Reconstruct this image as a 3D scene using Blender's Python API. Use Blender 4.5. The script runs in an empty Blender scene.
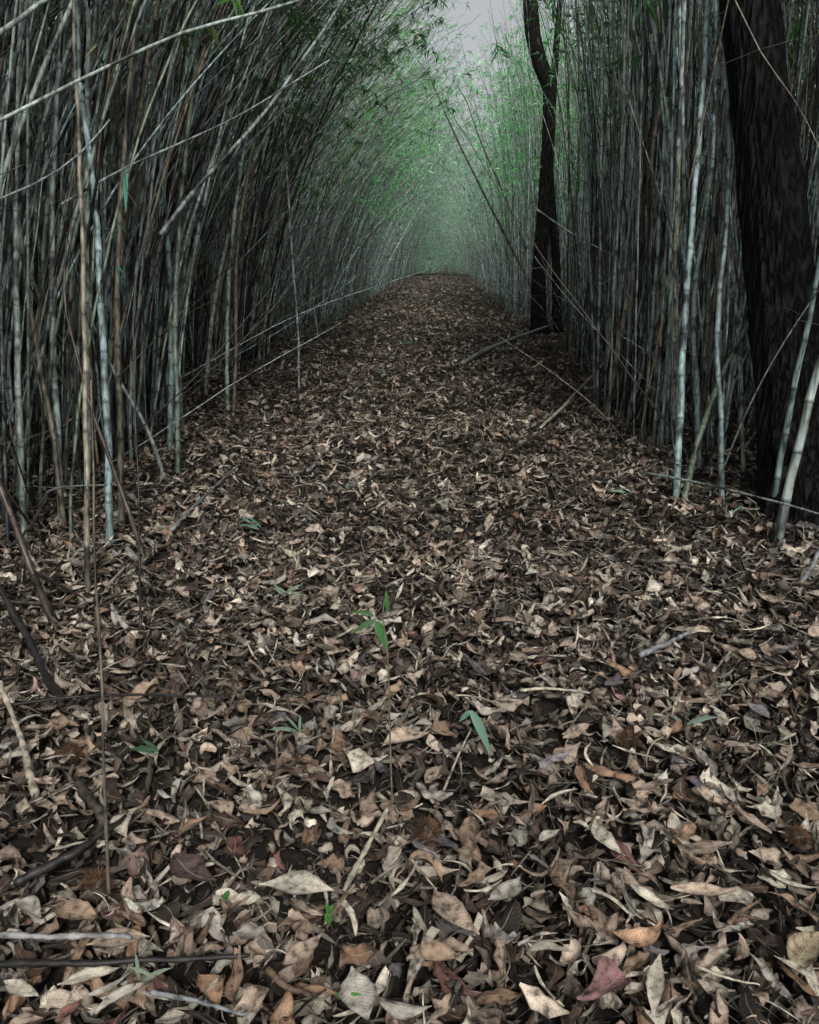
import bpy, math, random
import numpy as np
from mathutils import Vector

rng = np.random.default_rng(11)
random.seed(5)
sc = bpy.context.scene
COL = sc.collection

# ------------------------------------------------------------------ camera
CH = 1.5
F = 819.0
PITCH = math.atan(254 / F)
YAW = math.atan(40 * math.cos(PITCH) / F)
cam_d = bpy.data.cameras.new('camera')
cam = bpy.data.objects.new('camera', cam_d)
COL.objects.link(cam)
cam.location = (0, 0, CH)
cam.rotation_euler = (math.pi / 2 - PITCH, 0, YAW)
cam_d.sensor_fit = 'HORIZONTAL'
cam_d.sensor_width = 36
cam_d.lens = 36
cam_d.clip_start = 0.05
cam_d.clip_end = 2000
sc.camera = cam
cy, sy, cp, sp = math.cos(YAW), math.sin(YAW), math.cos(PITCH), math.sin(PITCH)
FWD = np.array([-sy * cp, cy * cp, -sp])
RGT = np.array([cy, sy, 0.0])
UPV = np.array([-sy * sp, cy * sp, cp])

def ray(px, py):
    return FWD + RGT * ((px - 409.5) / F) - UPV * ((py - 512) / F)

def P(px, py, d):
    return np.array([0, 0, CH]) + ray(px, py) * d

def gh(x, y):
    """terrain height"""
    x = np.asarray(x, float); y = np.asarray(y, float)
    h = 0.018 * np.sin(x * 2.1 + y * .7) + 0.015 * np.sin(y * 2.9 - x * 1.3) + 0.012 * np.sin(x * 5.3 + 1.7) * np.sin(y * 4.7)
    h = h + 0.02 * np.sin(x * 9.1 + 2 * np.sin(y * 3.1)) * np.sin(y * 8.3 + 2 * np.sin(x * 2.7))
    h = h + 0.05 * np.clip(np.abs(x + .7) - 2.2, 0, 3)
    return h

def G(px, py, dz=0.0):
    r = ray(px, py)
    z = 0.0
    for _ in range(6):
        t = (z - CH) / r[2]
        p = np.array([0, 0, CH]) + r * t
        z = float(gh(p[0], p[1])) + dz
    return p

def depth_of(p):
    return float((np.asarray(p) - np.array([0, 0, CH])) @ FWD)

def proj(p):
    v = np.asarray(p) - np.array([0, 0, CH])
    d = v @ FWD
    dd = np.where(np.abs(d) < 1e-3, 1e-3, d)
    return 409.5 + F * (v @ RGT) / dd, 512 - F * (v @ UPV) / dd, d

# ------------------------------------------------------------------ mesh helpers
def mk_mesh(name, V, Q, col=None, uv=None, mat=None, smooth=True):
    V = np.ascontiguousarray(V, dtype=np.float32).reshape(-1, 3)
    Q = np.ascontiguousarray(Q, dtype=np.int32).reshape(-1, 4)
    me = bpy.data.meshes.new(name)
    me.vertices.add(len(V)); me.vertices.foreach_set('co', V.ravel())
    me.loops.add(len(Q) * 4); me.loops.foreach_set('vertex_index', Q.ravel())
    me.polygons.add(len(Q))
    me.polygons.foreach_set('loop_start', np.arange(0, len(Q) * 4, 4, dtype=np.int32))
    me.polygons.foreach_set('loop_total', np.full(len(Q), 4, dtype=np.int32))
    me.polygons.foreach_set('use_smooth', np.full(len(Q), smooth, dtype=bool))
    if uv is not None:
        l = me.uv_layers.new(name='UVMap')
        l.data.foreach_set('uv', np.ascontiguousarray(np.asarray(uv, dtype=np.float32).reshape(-1, 2)[Q.ravel()]).ravel())
    if col is not None:
        a = me.color_attributes.new('col', 'FLOAT_COLOR', 'POINT')
        c = np.ones((len(V), 4), dtype=np.float32); c[:, :3] = np.asarray(col, dtype=np.float32).reshape(-1, 3)
        a.data.foreach_set('color', c.ravel())
    me.update(calc_edges=True)
    if mat: me.materials.append(mat)
    return me

def link(name, data, parent=None, loc=None):
    o = bpy.data.objects.new(name, data)
    COL.objects.link(o)
    if loc is not None: o.location = [float(c) for c in loc]
    if parent is not None: o.parent = parent
    return o

def tag(o, label=None, cat=None, group=None, kind=None):
    if label: o['label'] = label
    if cat: o['category'] = cat
    if group: o['group'] = group
    if kind: o['kind'] = kind
    return o

def tubes(C, R, S, colr, uvlen=None, cap=False):
    """C (N,K,3) centre lines, R (N,K), S sides, colr (N,K,3) -> V,Q,col,uv"""
    C = np.asarray(C, float); N, K, _ = C.shape
    T = np.gradient(C, axis=1)
    T /= np.linalg.norm(T, axis=2, keepdims=True) + 1e-9
    ref = np.zeros_like(T); ref[..., 1] = 1
    m = np.abs(T[:, :1, 1]).mean(axis=1) > .8
    ref[m] = (0, 0, 1)
    U = np.cross(T, ref); U /= np.linalg.norm(U, axis=2, keepdims=True) + 1e-9
    W = np.cross(T, U)
    a = np.linspace(0, 2 * np.pi, S, endpoint=False)
    ring = (U[:, :, None, :] * np.cos(a)[None, None, :, None] + W[:, :, None, :] * np.sin(a)[None, None, :, None])
    V = C[:, :, None, :] + ring * np.asarray(R)[:, :, None, None]
    idx = np.arange(N * K * S).reshape(N, K, S)
    a0 = idx[:, :-1]; b0 = idx[:, 1:]
    Q = np.stack([a0, np.roll(a0, -1, 2), np.roll(b0, -1, 2), b0], -1).reshape(-1, 4)
    if cap and S >= 4:
        # pinch ends: extra rings are expected to have tiny radius
        pass
    if uvlen is None:
        d = np.linalg.norm(np.diff(C, axis=1), axis=2)
        uvlen = np.concatenate([np.zeros((N, 1)), np.cumsum(d, 1)], 1)
    uv = np.zeros((N, K, S, 2)); uv[..., 0] = np.arange(S)[None, None] / S; uv[..., 1] = np.asarray(uvlen)[:, :, None]
    cc = np.broadcast_to(np.asarray(colr, float)[:, :, None, :], (N, K, S, 3))
    return V.reshape(-1, 3), Q, cc.reshape(-1, 3), uv.reshape(-1, 2)

def catmull(pts, n):
    pts = np.asarray(pts, float)
    if len(pts) == 2:
        t = np.linspace(0, 1, n)[:, None]
        return pts[0] * (1 - t) + pts[1] * t
    p = np.vstack([2 * pts[0] - pts[1], pts, 2 * pts[-1] - pts[-2]])
    t = np.linspace(0, len(pts) - 1 - 1e-6, n)
    i = t.astype(int); f = (t - i)[:, None]
    a, b, c, d = p[i], p[i + 1], p[i + 2], p[i + 3]
    return .5 * ((2 * b) + (-a + c) * f + (2 * a - 5 * b + 4 * c - d) * f ** 2 + (-a + 3 * b - 3 * c + d) * f ** 3)

# ------------------------------------------------------------------ materials
def new_mat(name):
    m = bpy.data.materials.new(name); m.use_nodes = True
    nt = m.node_tree; nt.nodes.clear()
    return m, nt, nt.nodes, nt.links

def nd(ns, t, **kw):
    n = ns.new(t)
    for k, v in kw.items():
        if k.startswith('i_'): n.inputs[k[2:].replace('_', ' ')].default_value = v
        else: setattr(n, k, v)
    return n

def math_(ns, lk, op, a, b=None, clamp=False):
    n = ns.new('ShaderNodeMath'); n.operation = op; n.use_clamp = clamp
    for i, v in enumerate((a, b)):
        if v is None: continue
        if isinstance(v, (int, float)): n.inputs[i].default_value = v
        else: lk.new(v, n.inputs[i])
    return n.outputs[0]

def mixc(ns, lk, f, a, b, mode='MIX'):
    n = ns.new('ShaderNodeMix'); n.data_type = 'RGBA'; n.blend_type = mode
    for s, v in ((0, f), (6, a), (7, b)):
        if isinstance(v, (int, float)): n.inputs[s].default_value = v
        elif isinstance(v, tuple): n.inputs[s].default_value = v
        else: lk.new(v, n.inputs[s])
    return n.outputs[2]

def ramp(ns, lk, f, stops):
    n = ns.new('ShaderNodeValToRGB')
    e = n.color_ramp.elements
    while len(e) < len(stops): e.new(.5)
    for k, (p, c) in enumerate(stops):
        e[k].position = p; e[k].color = (c, c, c, 1) if isinstance(c, (int, float)) else (*c, 1)
    lk.new(f, n.inputs[0])
    return n.outputs[0]

def litter_mat():
    m, nt, ns, lk = new_mat('dry_leaf')
    out = nd(ns, 'ShaderNodeOutputMaterial')
    b = nd(ns, 'ShaderNodeBsdfPrincipled')
    b.inputs['Roughness'].default_value = .62
    b.inputs['Specular IOR Level'].default_value = .35
    at = nd(ns, 'ShaderNodeAttribute', attribute_name='col')
    uv = nd(ns, 'ShaderNodeUVMap')
    sx = nd(ns, 'ShaderNodeSeparateXYZ'); lk.new(uv.outputs[0], sx.inputs[0])
    u, v = sx.outputs[0], sx.outputs[1]        # u along 0..1 (+integer id), v -1..1
    av = math_(ns, lk, 'ABSOLUTE', v)
    ph = math_(ns, lk, 'SUBTRACT', math_(ns, lk, 'MULTIPLY', u, 15.0), math_(ns, lk, 'MULTIPLY', av, 3.6))
    fr = math_(ns, lk, 'FRACT', ph)
    vein = math_(ns, lk, 'ABSOLUTE', math_(ns, lk, 'SUBTRACT', fr, .5))       # 0 at vein
    vl = ramp(ns, lk, vein, [(0, 1.0), (.16, 0.0), (1, 0.0)])
    mid = ramp(ns, lk, av, [(0, 1.0), (.07, 0.0), (1, 0.0)])
    tc = nd(ns, 'ShaderNodeNewGeometry')
    n1 = nd(ns, 'ShaderNodeTexNoise'); n1.inputs['Scale'].default_value = 45; n1.inputs['Detail'].default_value = 5
    lk.new(tc.outputs['Position'], n1.inputs['Vector'])
    n2 = nd(ns, 'ShaderNodeTexNoise'); n2.inputs['Scale'].default_value = 260; n2.inputs['Detail'].default_value = 3
    lk.new(tc.outputs['Position'], n2.inputs['Vector'])
    mot = ramp(ns, lk, n1.outputs[0], [(.32, .18), (.47, .9), (.68, 1.35)])
    c = mixc(ns, lk, 1.0, at.outputs[0], mot, 'MULTIPLY')
    fine = ramp(ns, lk, n2.outputs[0], [(.3, .7), (.6, 1.1)])
    c = mixc(ns, lk, .7, c, fine, 'MULTIPLY')
    # darker stained rims
    rim = ramp(ns, lk, av, [(.7, 0.0), (1, .55)])
    c = mixc(ns, lk, rim, c, (.05, .03, .02, 1))
    c = mixc(ns, lk, math_(ns, lk, 'MULTIPLY', vl, .28), c, (.09, .06, .04, 1))
    c = mixc(ns, lk, math_(ns, lk, 'MULTIPLY', mid, .45), c, (.5, .42, .3, 1))
    back = nd(ns, 'ShaderNodeNewGeometry')
    c = mixc(ns, lk, math_(ns, lk, 'MULTIPLY', back.outputs['Backfacing'], .35), c, (.30, .27, .22, 1))
    lk.new(c, b.inputs['Base Color'])
    hh = math_(ns, lk, 'ADD', math_(ns, lk, 'MULTIPLY', vl, -.5), math_(ns, lk, 'ADD', math_(ns, lk, 'MULTIPLY', mid, .6), n2.outputs[0]))
    bp = nd(ns, 'ShaderNodeBump'); bp.inputs['Strength'].default_value = .55; bp.inputs['Distance'].default_value = .003
    lk.new(hh, bp.inputs['Height']); lk.new(bp.outputs[0], b.inputs['Normal'])
    tr = nd(ns, 'ShaderNodeBsdfTranslucent'); lk.new(c, tr.inputs[0])
    mx = nd(ns, 'ShaderNodeMixShader'); mx.inputs[0].default_value = .08
    lk.new(b.outputs[0], mx.inputs[1]); lk.new(tr.outputs[0], mx.inputs[2])
    lk.new(mx.outputs[0], out.inputs[0])
    return m

def cane_mat():
    m, nt, ns, lk = new_mat('cane_skin')
    out = nd(ns, 'ShaderNodeOutputMaterial')
    b = nd(ns, 'ShaderNodeBsdfPrincipled'); b.inputs['Roughness'].default_value = .42
    b.inputs['Specular IOR Level'].default_value = .5
    at = nd(ns, 'ShaderNodeAttribute', attribute_name='col')
    uv = nd(ns, 'ShaderNodeUVMap'); sx = nd(ns, 'ShaderNodeSeparateXYZ'); lk.new(uv.outputs[0], sx.inputs[0])
    fr = math_(ns, lk, 'FRACT', sx.outputs[1])
    band = ramp(ns, lk, fr, [(0, .5), (.03, .6), (.05, 1.0), (.5, .92), (.86, 1.08), (.955, 1.15), (.98, .5), (1, .45)])
    geo = nd(ns, 'ShaderNodeNewGeometry')
    mp = nd(ns, 'ShaderNodeMapping'); mp.inputs['Scale'].default_value = (60, 60, 3.5); lk.new(geo.outputs['Position'], mp.inputs[0])
    n1 = nd(ns, 'ShaderNodeTexNoise'); n1.inputs['Scale'].default_value = 1; n1.inputs['Detail'].default_value = 4
    lk.new(mp.outputs[0], n1.inputs['Vector'])
    n2 = nd(ns, 'ShaderNodeTexNoise'); n2.inputs['Scale'].default_value = 7; n2.inputs['Detail'].default_value = 5
    lk.new(geo.outputs['Position'], n2.inputs['Vector'])
    s1 = ramp(ns, lk, n1.outputs[0], [(.32, .3), (.62, 1.2)])
    s2 = ramp(ns, lk, n2.outputs[0], [(.36, .15), (.48, .85), (.7, 1.15)])
    c = mixc(ns, lk, 1.0, at.outputs[0], band, 'MULTIPLY')
    c = mixc(ns, lk, 1.0, c, s1, 'MULTIPLY'); c = mixc(ns, lk, 1.0, c, s2, 'MULTIPLY')
    lk.new(c, b.inputs['Base Color'])
    bp = nd(ns, 'ShaderNodeBump'); bp.inputs['Strength'].default_value = .3; bp.inputs['Distance'].default_value = .003
    lk.new(n1.outputs[0], bp.inputs['Height']); lk.new(bp.outputs[0], b.inputs['Normal'])
    lk.new(b.outputs[0], out.inputs[0])
    return m

def green_mat():
    m, nt, ns, lk = new_mat('green_leaf')
    out = nd(ns, 'ShaderNodeOutputMaterial')
    b = nd(ns, 'ShaderNodeBsdfPrincipled'); b.inputs['Roughness'].default_value = .5
    at = nd(ns, 'ShaderNodeAttribute', attribute_name='col')
    lk.new(at.outputs[0], b.inputs['Base Color'])
    tr = nd(ns, 'ShaderNodeBsdfTranslucent')
    c = mixc(ns, lk, 1.0, at.outputs[0], (1.5, 1.85, 1.3, 1), 'MULTIPLY'); lk.new(c, tr.inputs[0])
    mx = nd(ns, 'ShaderNodeMixShader'); mx.inputs[0].default_value = .42
    lk.new(b.outputs[0], mx.inputs[1]); lk.new(tr.outputs[0], mx.inputs[2]); lk.new(mx.outputs[0], out.inputs[0])
    return m

def bark_mat(name, c0, c1):
    m, nt, ns, lk = new_mat(name)
    out = nd(ns, 'ShaderNodeOutputMaterial')
    b = nd(ns, 'ShaderNodeBsdfPrincipled'); b.inputs['Roughness'].default_value = .85; b.inputs['Specular IOR Level'].default_value = .15
    tc = nd(ns, 'ShaderNodeTexCoord')
    mp = nd(ns, 'ShaderNodeMapping'); mp.inputs['Scale'].default_value = (24, 24, 1.7); lk.new(tc.outputs['Object'], mp.inputs[0])
    n = nd(ns, 'ShaderNodeTexNoise'); n.inputs['Scale'].default_value = .8; n.inputs['Detail'].default_value = 2; n.inputs['Roughness'].default_value=.55
    lk.new(mp.outputs[0], n.inputs['Vector'])
    h = math_(ns, lk, 'MULTIPLY', math_(ns, lk, 'ABSOLUTE', math_(ns, lk, 'SUBTRACT', n.outputs[0], .5)), 9.0)
    f = math_(ns, lk, 'MULTIPLY', h, .55, True)
    c = mixc(ns, lk, f, (*c0, 1), (*c1, 1))
    lk.new(c, b.inputs['Base Color'])
    bp = nd(ns, 'ShaderNodeBump'); bp.inputs['Strength'].default_value = .8; bp.inputs['Distance'].default_value = .02
    lk.new(h, bp.inputs['Height']); lk.new(bp.outputs[0], b.inputs['Normal']); lk.new(b.outputs[0], out.inputs[0])
    return m

def stick_mat():
    m, nt, ns, lk = new_mat('stick_skin')
    out = nd(ns, 'ShaderNodeOutputMaterial')
    b = nd(ns, 'ShaderNodeBsdfPrincipled'); b.inputs['Roughness'].default_value = .55
    at = nd(ns, 'ShaderNodeAttribute', attribute_name='col')
    geo = nd(ns, 'ShaderNodeNewGeometry')
    n1 = nd(ns, 'ShaderNodeTexNoise'); n1.inputs['Scale'].default_value = 35; n1.inputs['Detail'].default_value = 6
    lk.new(geo.outputs['Position'], n1.inputs['Vector'])
    c = mixc(ns, lk, 1.0, at.outputs[0], ramp(ns, lk, n1.outputs[0], [(.33, .3), (.6, 1.2)]), 'MULTIPLY')
    lk.new(c, b.inputs['Base Color'])
    bp = nd(ns, 'ShaderNodeBump'); bp.inputs['Strength'].default_value = .6; bp.inputs['Distance'].default_value = .004
    lk.new(n1.outputs[0], bp.inputs['Height']); lk.new(bp.outputs[0], b.inputs['Normal']); lk.new(b.outputs[0], out.inputs[0])
    return m

def soil_mat():
    m, nt, ns, lk = new_mat('forest_soil')
    out = nd(ns, 'ShaderNodeOutputMaterial')
    b = nd(ns, 'ShaderNodeBsdfPrincipled'); b.inputs['Roughness'].default_value = .95
    geo = nd(ns, 'ShaderNodeNewGeometry')
    n1 = nd(ns, 'ShaderNodeTexNoise'); n1.inputs['Scale'].default_value = 30; n1.inputs['Detail'].default_value = 8; n1.inputs['Roughness'].default_value = .7
    lk.new(geo.outputs['Position'], n1.inputs['Vector'])
    c = ramp(ns, lk, n1.outputs[0], [(.35, (.006, .005, .004)), (.55, (.02, .014, .009)), (.72, (.075, .05, .034))])
    lk.new(c, b.inputs['Base Color'])
    bp = nd(ns, 'ShaderNodeBump'); bp.inputs['Strength'].default_value = 1; bp.inputs['Distance'].default_value = .03
    lk.new(n1.outputs[0], bp.inputs['Height']); lk.new(bp.outputs[0], b.inputs['Normal']); lk.new(b.outputs[0], out.inputs[0])
    return m

M_LIT, M_CANE, M_GRN, M_STK, M_SOIL = litter_mat(), cane_mat(), green_mat(), stick_mat(), soil_mat()
M_BARK = bark_mat('dark_bark', (.0006, .0005, .0005), (.022, .0225, .024))
M_BARK2 = bark_mat('grey_bark', (.0015, .0015, .0015), (.03, .03, .028))

# ------------------------------------------------------------------ ground
def ground():
    xs = np.concatenate([np.array([-900, -300, -100, -40, -20]), np.linspace(-12, 12, 161), np.array([20, 40, 100, 300, 900])])
    ys = np.concatenate([np.array([-300, -60, -20, -8]), np.linspace(-4, 22, 175), np.linspace(23, 100, 78), np.array([130, 200, 400, 1200])])
    X, Y = np.meshgrid(xs, ys)
    Z = gh(X, Y) - .012
    V = np.stack([X, Y, Z], -1)
    n, k = X.shape
    i = np.arange(n * k).reshape(n, k)
    Q = np.stack([i[:-1, :-1], i[:-1, 1:], i[1:, 1:], i[1:, :-1]], -1)
    o = link('ground', mk_mesh('ground', V, Q, mat=M_SOIL))
    tag(o, 'dark soil of the grove floor under the fallen leaves', kind='structure')
ground()

# ------------------------------------------------------------------ leaf litter
PAL = np.array([
    (.52, .41, .325), (.58, .485, .38), (.40, .30, .225), (.62, .55, .44), (.33, .215, .145),
    (.20, .135, .10), (.08, .052, .04), (.022, .016, .013), (.74, .67, .54), (.30, .19, .17), (.20, .18, .19), (.48, .46, .39)])
PW = np.array([14, 13, 11, 8, 6, 9, 12, 19, 5, 1.5, 3, 6], float); PW /= PW.sum()

def leaves(pos, L, Wr, nu, nv, yaw, tiltx, tilty, k1, k2, crump, colr, sharp, edge=0.0, r=rng, torn=.0):
    """batch of curled leaves; all params arrays length N. -> V (N,nu*nv,3), Q, col, uv"""
    N = len(L)
    u = np.linspace(0, 1, nu); v = np.linspace(-1, 1, nv)
    Ug, Vg = np.meshgrid(u, v, indexing='ij')
    Ug = Ug[None]; Vg = Vg[None]
    e = sharp[:, None, None]
    cut = np.where(r.random((N, 1, 1)) < (torn if nv > 2 else 0), r.uniform(.55, .88, (N, 1, 1)), 1.0)
    skew = r.uniform(.62, 1.3, (N, 1, 1))
    wprof = np.sin(np.pi * np.clip(Ug * cut, 0.02, .98) ** skew) ** e
    wprof = wprof * (1 + .5 * torn * np.sin(Ug * r.uniform(6, 16, (N, 1, 1)) + r.uniform(0, 6, (N, 1, 1))) * .5)
    wprof = np.maximum(wprof, .03)
    if nu > 3:
        ed = 1 + edge * r.normal(0, 1, (N, nu, 1)) * np.abs(Vg)
    else: ed = 1
    hw = (L * Wr * .5)[:, None, None] * wprof * ed
    # bending along the length
    th = k1[:, None, None] * (Ug - .5)
    xx = np.where(np.abs(k1[:, None, None]) > .05, np.sin(th) / np.where(np.abs(k1[:, None, None]) > .05, k1[:, None, None], 1), Ug - .5) * L[:, None, None]
    zz = np.where(np.abs(k1[:, None, None]) > .05, (1 - np.cos(th)) / np.where(np.abs(k1[:, None, None]) > .05, k1[:, None, None], 1), 0) * L[:, None, None]
    kk = k2[:, None, None]
    ph = kk * Vg * (.5 + .5 * wprof)
    kks = np.where(np.abs(kk) > .05, kk, .05)
    yy = hw * np.sin(ph) / kks * (np.abs(kk) > .05) + hw * Vg * (np.abs(kk) <= .05)
    z2 = hw * (1 - np.cos(ph)) / kks * (np.abs(kk) > .05)
    # crumple waves
    f1 = r.uniform(4, 11, (N, 1, 1)); f2 = r.uniform(1.5, 4, (N, 1, 1)); p1 = r.uniform(0, 6.3, (N, 1, 1)); p2 = r.uniform(0, 6.3, (N, 1, 1))
    cr = crump[:, None, None] * L[:, None, None]
    z3 = cr * (np.sin(f1 * Ug + f2 * Vg + p1) + .6 * np.sin(f1 * 1.7 * Ug - f2 * 1.5 * Vg + p2))
    x = xx; y = yy + cr * .5 * np.sin(f1 * Ug + p2); z = zz + z2 + z3
    # sideways banana bend
    y = y + (r.normal(0, .12, (N, 1, 1)) * L[:, None, None]) * (Ug - .5) ** 2 * 4
    # rotations
    cx, sx_ = np.cos(tiltx)[:, None, None], np.sin(tiltx)[:, None, None]
    y, z = y * cx - z * sx_, y * sx_ + z * cx
    cyy, syy = np.cos(tilty)[:, None, None], np.sin(tilty)[:, None, None]
    x, z = x * cyy - z * syy, x * syy + z * cyy
    cz, sz = np.cos(yaw)[:, None, None], np.sin(yaw)[:, None, None]
    x, y = x * cz - y * sz, x * sz + y * cz
    V = np.stack([x, y, z], -1) + pos[:, None, None, :]
    idx = np.arange(N * nu * nv).reshape(N, nu, nv)
    Q = np.stack([idx[:, :-1, :-1], idx[:, 1:, :-1], idx[:, 1:, 1:], idx[:, :-1, 1:]], -1).reshape(-1, 4)
    cc = np.broadcast_to(colr[:, None, None, :], (N, nu, nv, 3)).copy()
    cc *= (1 + .18 * np.sin(f1 * Ug * .8 + p2))[..., None]
    uv = np.stack(np.broadcast_arrays(Ug, Vg), -1)
    uv = np.broadcast_to(uv, (N, nu, nv, 2))
    return V.reshape(-1, 3), Q, cc.reshape(-1, 3), uv.reshape(-1, 2)

def litter_patch(x0, x1, y0, y1, dens, nu, nv, scale=1.0, big=.3):
    N = int((x1 - x0) * (y1 - y0) * dens)
    x = rng.uniform(x0, x1, N); y = rng.uniform(y0, y1, N)
    t = rng.random(N)
    L = np.empty(N); Wr = np.empty(N); sh = np.empty(N)
    a = t < big; b = (t >= big) & (t < .47); c = (t >= .47) & (t < .73); d = t >= .73
    L[a] = rng.uniform(.07, .14, a.sum()); Wr[a] = rng.uniform(.3, .46, a.sum()); sh[a] = .85
    L[b] = rng.uniform(.045, .09, b.sum()); Wr[b] = rng.uniform(.4, .7, b.sum()); sh[b] = .7
    L[c] = rng.uniform(.05, .15, c.sum()); Wr[c] = rng.uniform(.07, .16, c.sum()); sh[c] = .6
    L[d] = rng.uniform(.02, .05, d.sum()); Wr[d] = rng.uniform(.3, 1.0, d.sum()); sh[d] = .45
    L *= scale
    col = PAL[rng.choice(len(PAL), N, p=PW)]
    col = (.94 * col + .06 * col.mean(1, keepdims=True)) * rng.uniform(.6, 1.1, (N, 1))
    col[c] = np.array([.60, .55, .44]) * rng.uniform(.2, 1.15, (c.sum(), 1))
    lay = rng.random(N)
    col *= (.04 + 1.22 * lay ** 1.7)[:, None]                     # shade of the gaps painted into the colour of lower layers
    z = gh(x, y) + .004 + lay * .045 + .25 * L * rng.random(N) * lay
    n = lambda s: rng.normal(0, s, N)
    k1_, k2_, cr_ = n(1.9), n(1.8), np.abs(n(.05))
    k1_[c] *= .3; cr_[c] *= .25
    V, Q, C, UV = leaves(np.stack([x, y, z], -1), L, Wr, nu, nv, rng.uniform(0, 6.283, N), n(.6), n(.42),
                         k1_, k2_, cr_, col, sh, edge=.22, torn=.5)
    V[:, 2] = np.maximum(V[:, 2], gh(V[:, 0], V[:, 1]) - .006)
    return V, Q, C, UV

parts = []
parts.append(litter_patch(-3.4, 3.0, .75, 4.2, 1500, 7, 5, big=.22))
parts.append(litter_patch(-5.5, 4.5, 4.2, 8, 950, 5, 4, 1.0))
parts.append(litter_patch(-8, 6, 8, 15, 520, 4, 3, 1.08))
parts.append(litter_patch(-4.5, 3.5, 15, 30, 300, 3, 3, 1.2, .5))
parts.append(litter_patch(-4.2, 3.0, 30, 86, 110, 3, 2, 1.6, .6))
Vs, Qs, Cs, Us, off = [], [], [], [], 0
for V, Q, C, U in parts:
    Vs.append(V); Qs.append(Q + off); Cs.append(C); Us.append(U); off += len(V)
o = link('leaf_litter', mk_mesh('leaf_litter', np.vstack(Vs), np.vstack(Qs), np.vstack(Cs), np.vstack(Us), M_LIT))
tag(o, 'thick carpet of dry brown and tan fallen leaves covering the whole path', 'leaf litter', kind='stuff')

# ------------------------------------------------------------------ bamboo
CCOL = {
 'pale grey-green': (.56, .68, .62), 'grey': (.43, .51, .485), 'blue-grey': (.35, .49, .49), 'green': (.24, .31, .23),
 'straw-brown': (.32, .285, .21), 'dark brown': (.07, .052, .04), 'weathered black': (.03, .03, .03)}
CN = list(CCOL); CV = np.array([CCOL[k] for k in CN])

def cane_curves(x, y, th0, th1, pw, az, L, K):
    N = len(x)
    s = np.linspace(0, 1, K)[None]
    th = th0[:, None] + (th1 - th0)[:, None] * s ** pw[:, None]
    wob = .035 * np.sin(s * rng.uniform(5, 14, (N, 1)) + rng.uniform(0, 6.3, (N, 1)))
    th = th + wob
    a2 = az[:, None] + .25 * np.sin(s * 3 + rng.uniform(0, 6.3, (N, 1)))
    d = np.stack([np.sin(th) * np.cos(a2), np.sin(th) * np.sin(a2), np.cos(th)], -1)
    seg = (L / (K - 1))[:, None, None]
    C = np.cumsum(d * seg, 1) - d[:, :1] * seg
    C = C + np.stack([x, y, gh(x, y) - .03], -1)[:, None]
    return C

def thicket(side, y0, y1, dens, xin, depth, K):
    area = (y1 - y0) * depth
    N = int(area * dens)
    # clumped placement, denser at the path's edge
    y = rng.uniform(y0, y1, N)
    q = rng.random(N) ** 1.15 * depth
    xin_y = xin(y) + .28 * np.sin(y * 1.3 + side) + .15 * np.sin(y * 3.7)
    x = xin_y + q if side > 0 else xin_y - q
    cx = np.round(x / .38) * .38; cyy = np.round(y / .38) * .38
    cl = rng.random(N) < .55
    jx = .19 * np.sin(cx * 37.1 + cyy * 17.7); jy = .19 * np.sin(cx * 11.3 - cyy * 29.9)
    x = np.where(cl, cx + jx + rng.normal(0, .055, N), x); y = np.where(cl, cyy + jy + rng.normal(0, .055, N), y)
    if side < 0: ok = x < xin(y) + .25
    else: ok = x > xin(y) - .2
    x, y = x[ok], y[ok]; N = len(x)
    L = rng.uniform(5.2, 8.6, N) * ((1.4 if side < 0 else 1.12) if 30 <= y0 < 79 else 1.0)
    if side < 0:
        th0 = rng.normal(.07, .12, N); th1 = rng.uniform(.6, 1.25, N); az = rng.normal(0.05, .45, N); pw = rng.uniform(.7, 1.2, N)
        odd = rng.random(N) < .2
        az[odd] = rng.uniform(-3.14, 3.14, odd.sum()); th0[odd] = rng.uniform(.05, .6, odd.sum())
    else:
        th0 = rng.normal(.05, .16, N); th1 = rng.uniform(.1, .8, N); az = rng.normal(3.1, 1.1, N); pw = rng.uniform(.9, 1.8, N)
        odd = rng.random(N) < .5
        az[odd] = rng.uniform(-3.14, 3.14, odd.sum()); th0[odd] = rng.uniform(.06, .42, odd.sum()); th1[odd] = th0[odd] + rng.uniform(.05, .5, odd.sum())
    C = cane_curves(x, y, th0, th1, pw, az, L, K)
    if side < 0:                                     # the crowns leave a strip of sky open above the path
        lim = np.where(y < 30, rng.uniform(-.9, .35, N), rng.uniform(-.6, 2.6, N)); mx = C[..., 0].max(1)
        f = np.where(mx > lim, (lim - x) / np.maximum(mx - x, .1), 1.0)
        C[..., 0] = x[:, None] + (C[..., 0] - x[:, None]) * f[:, None]
    elif side > 0 and y1 < 79:
        lim = np.where(y < 30, rng.uniform(.7, 2.1, N), rng.uniform(-1., 1.8, N)); mn = C[..., 0].min(1); lim = np.minimum(lim, x)
        f = np.where(mn < lim, (x - lim) / np.maximum(x - mn, .1), 1.0)
        C[..., 0] = x[:, None] + (C[..., 0] - x[:, None]) * f[:, None]
    R0 = rng.gamma(4, .0017, N) + .0042
    R0 = np.clip(R0 * (.88 if side > 0 else 1), .0045, .021)
    w = np.array([22, 20, 16, 7, 12, 12, 14], float) if side < 0 else np.array([22, 20, 20, 10, 7, 10, 14], float)
    ci = rng.choice(len(CN), N, p=w / w.sum())
    R0 = R0 * (1.25 if y0 >= 30 else 1)
    return dict(C=C, R=R0, L=L, ci=ci, br=rng.uniform(.4, 1.5, N), side=np.full(N, side), nod=rng.uniform(.22, .36, N))

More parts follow.
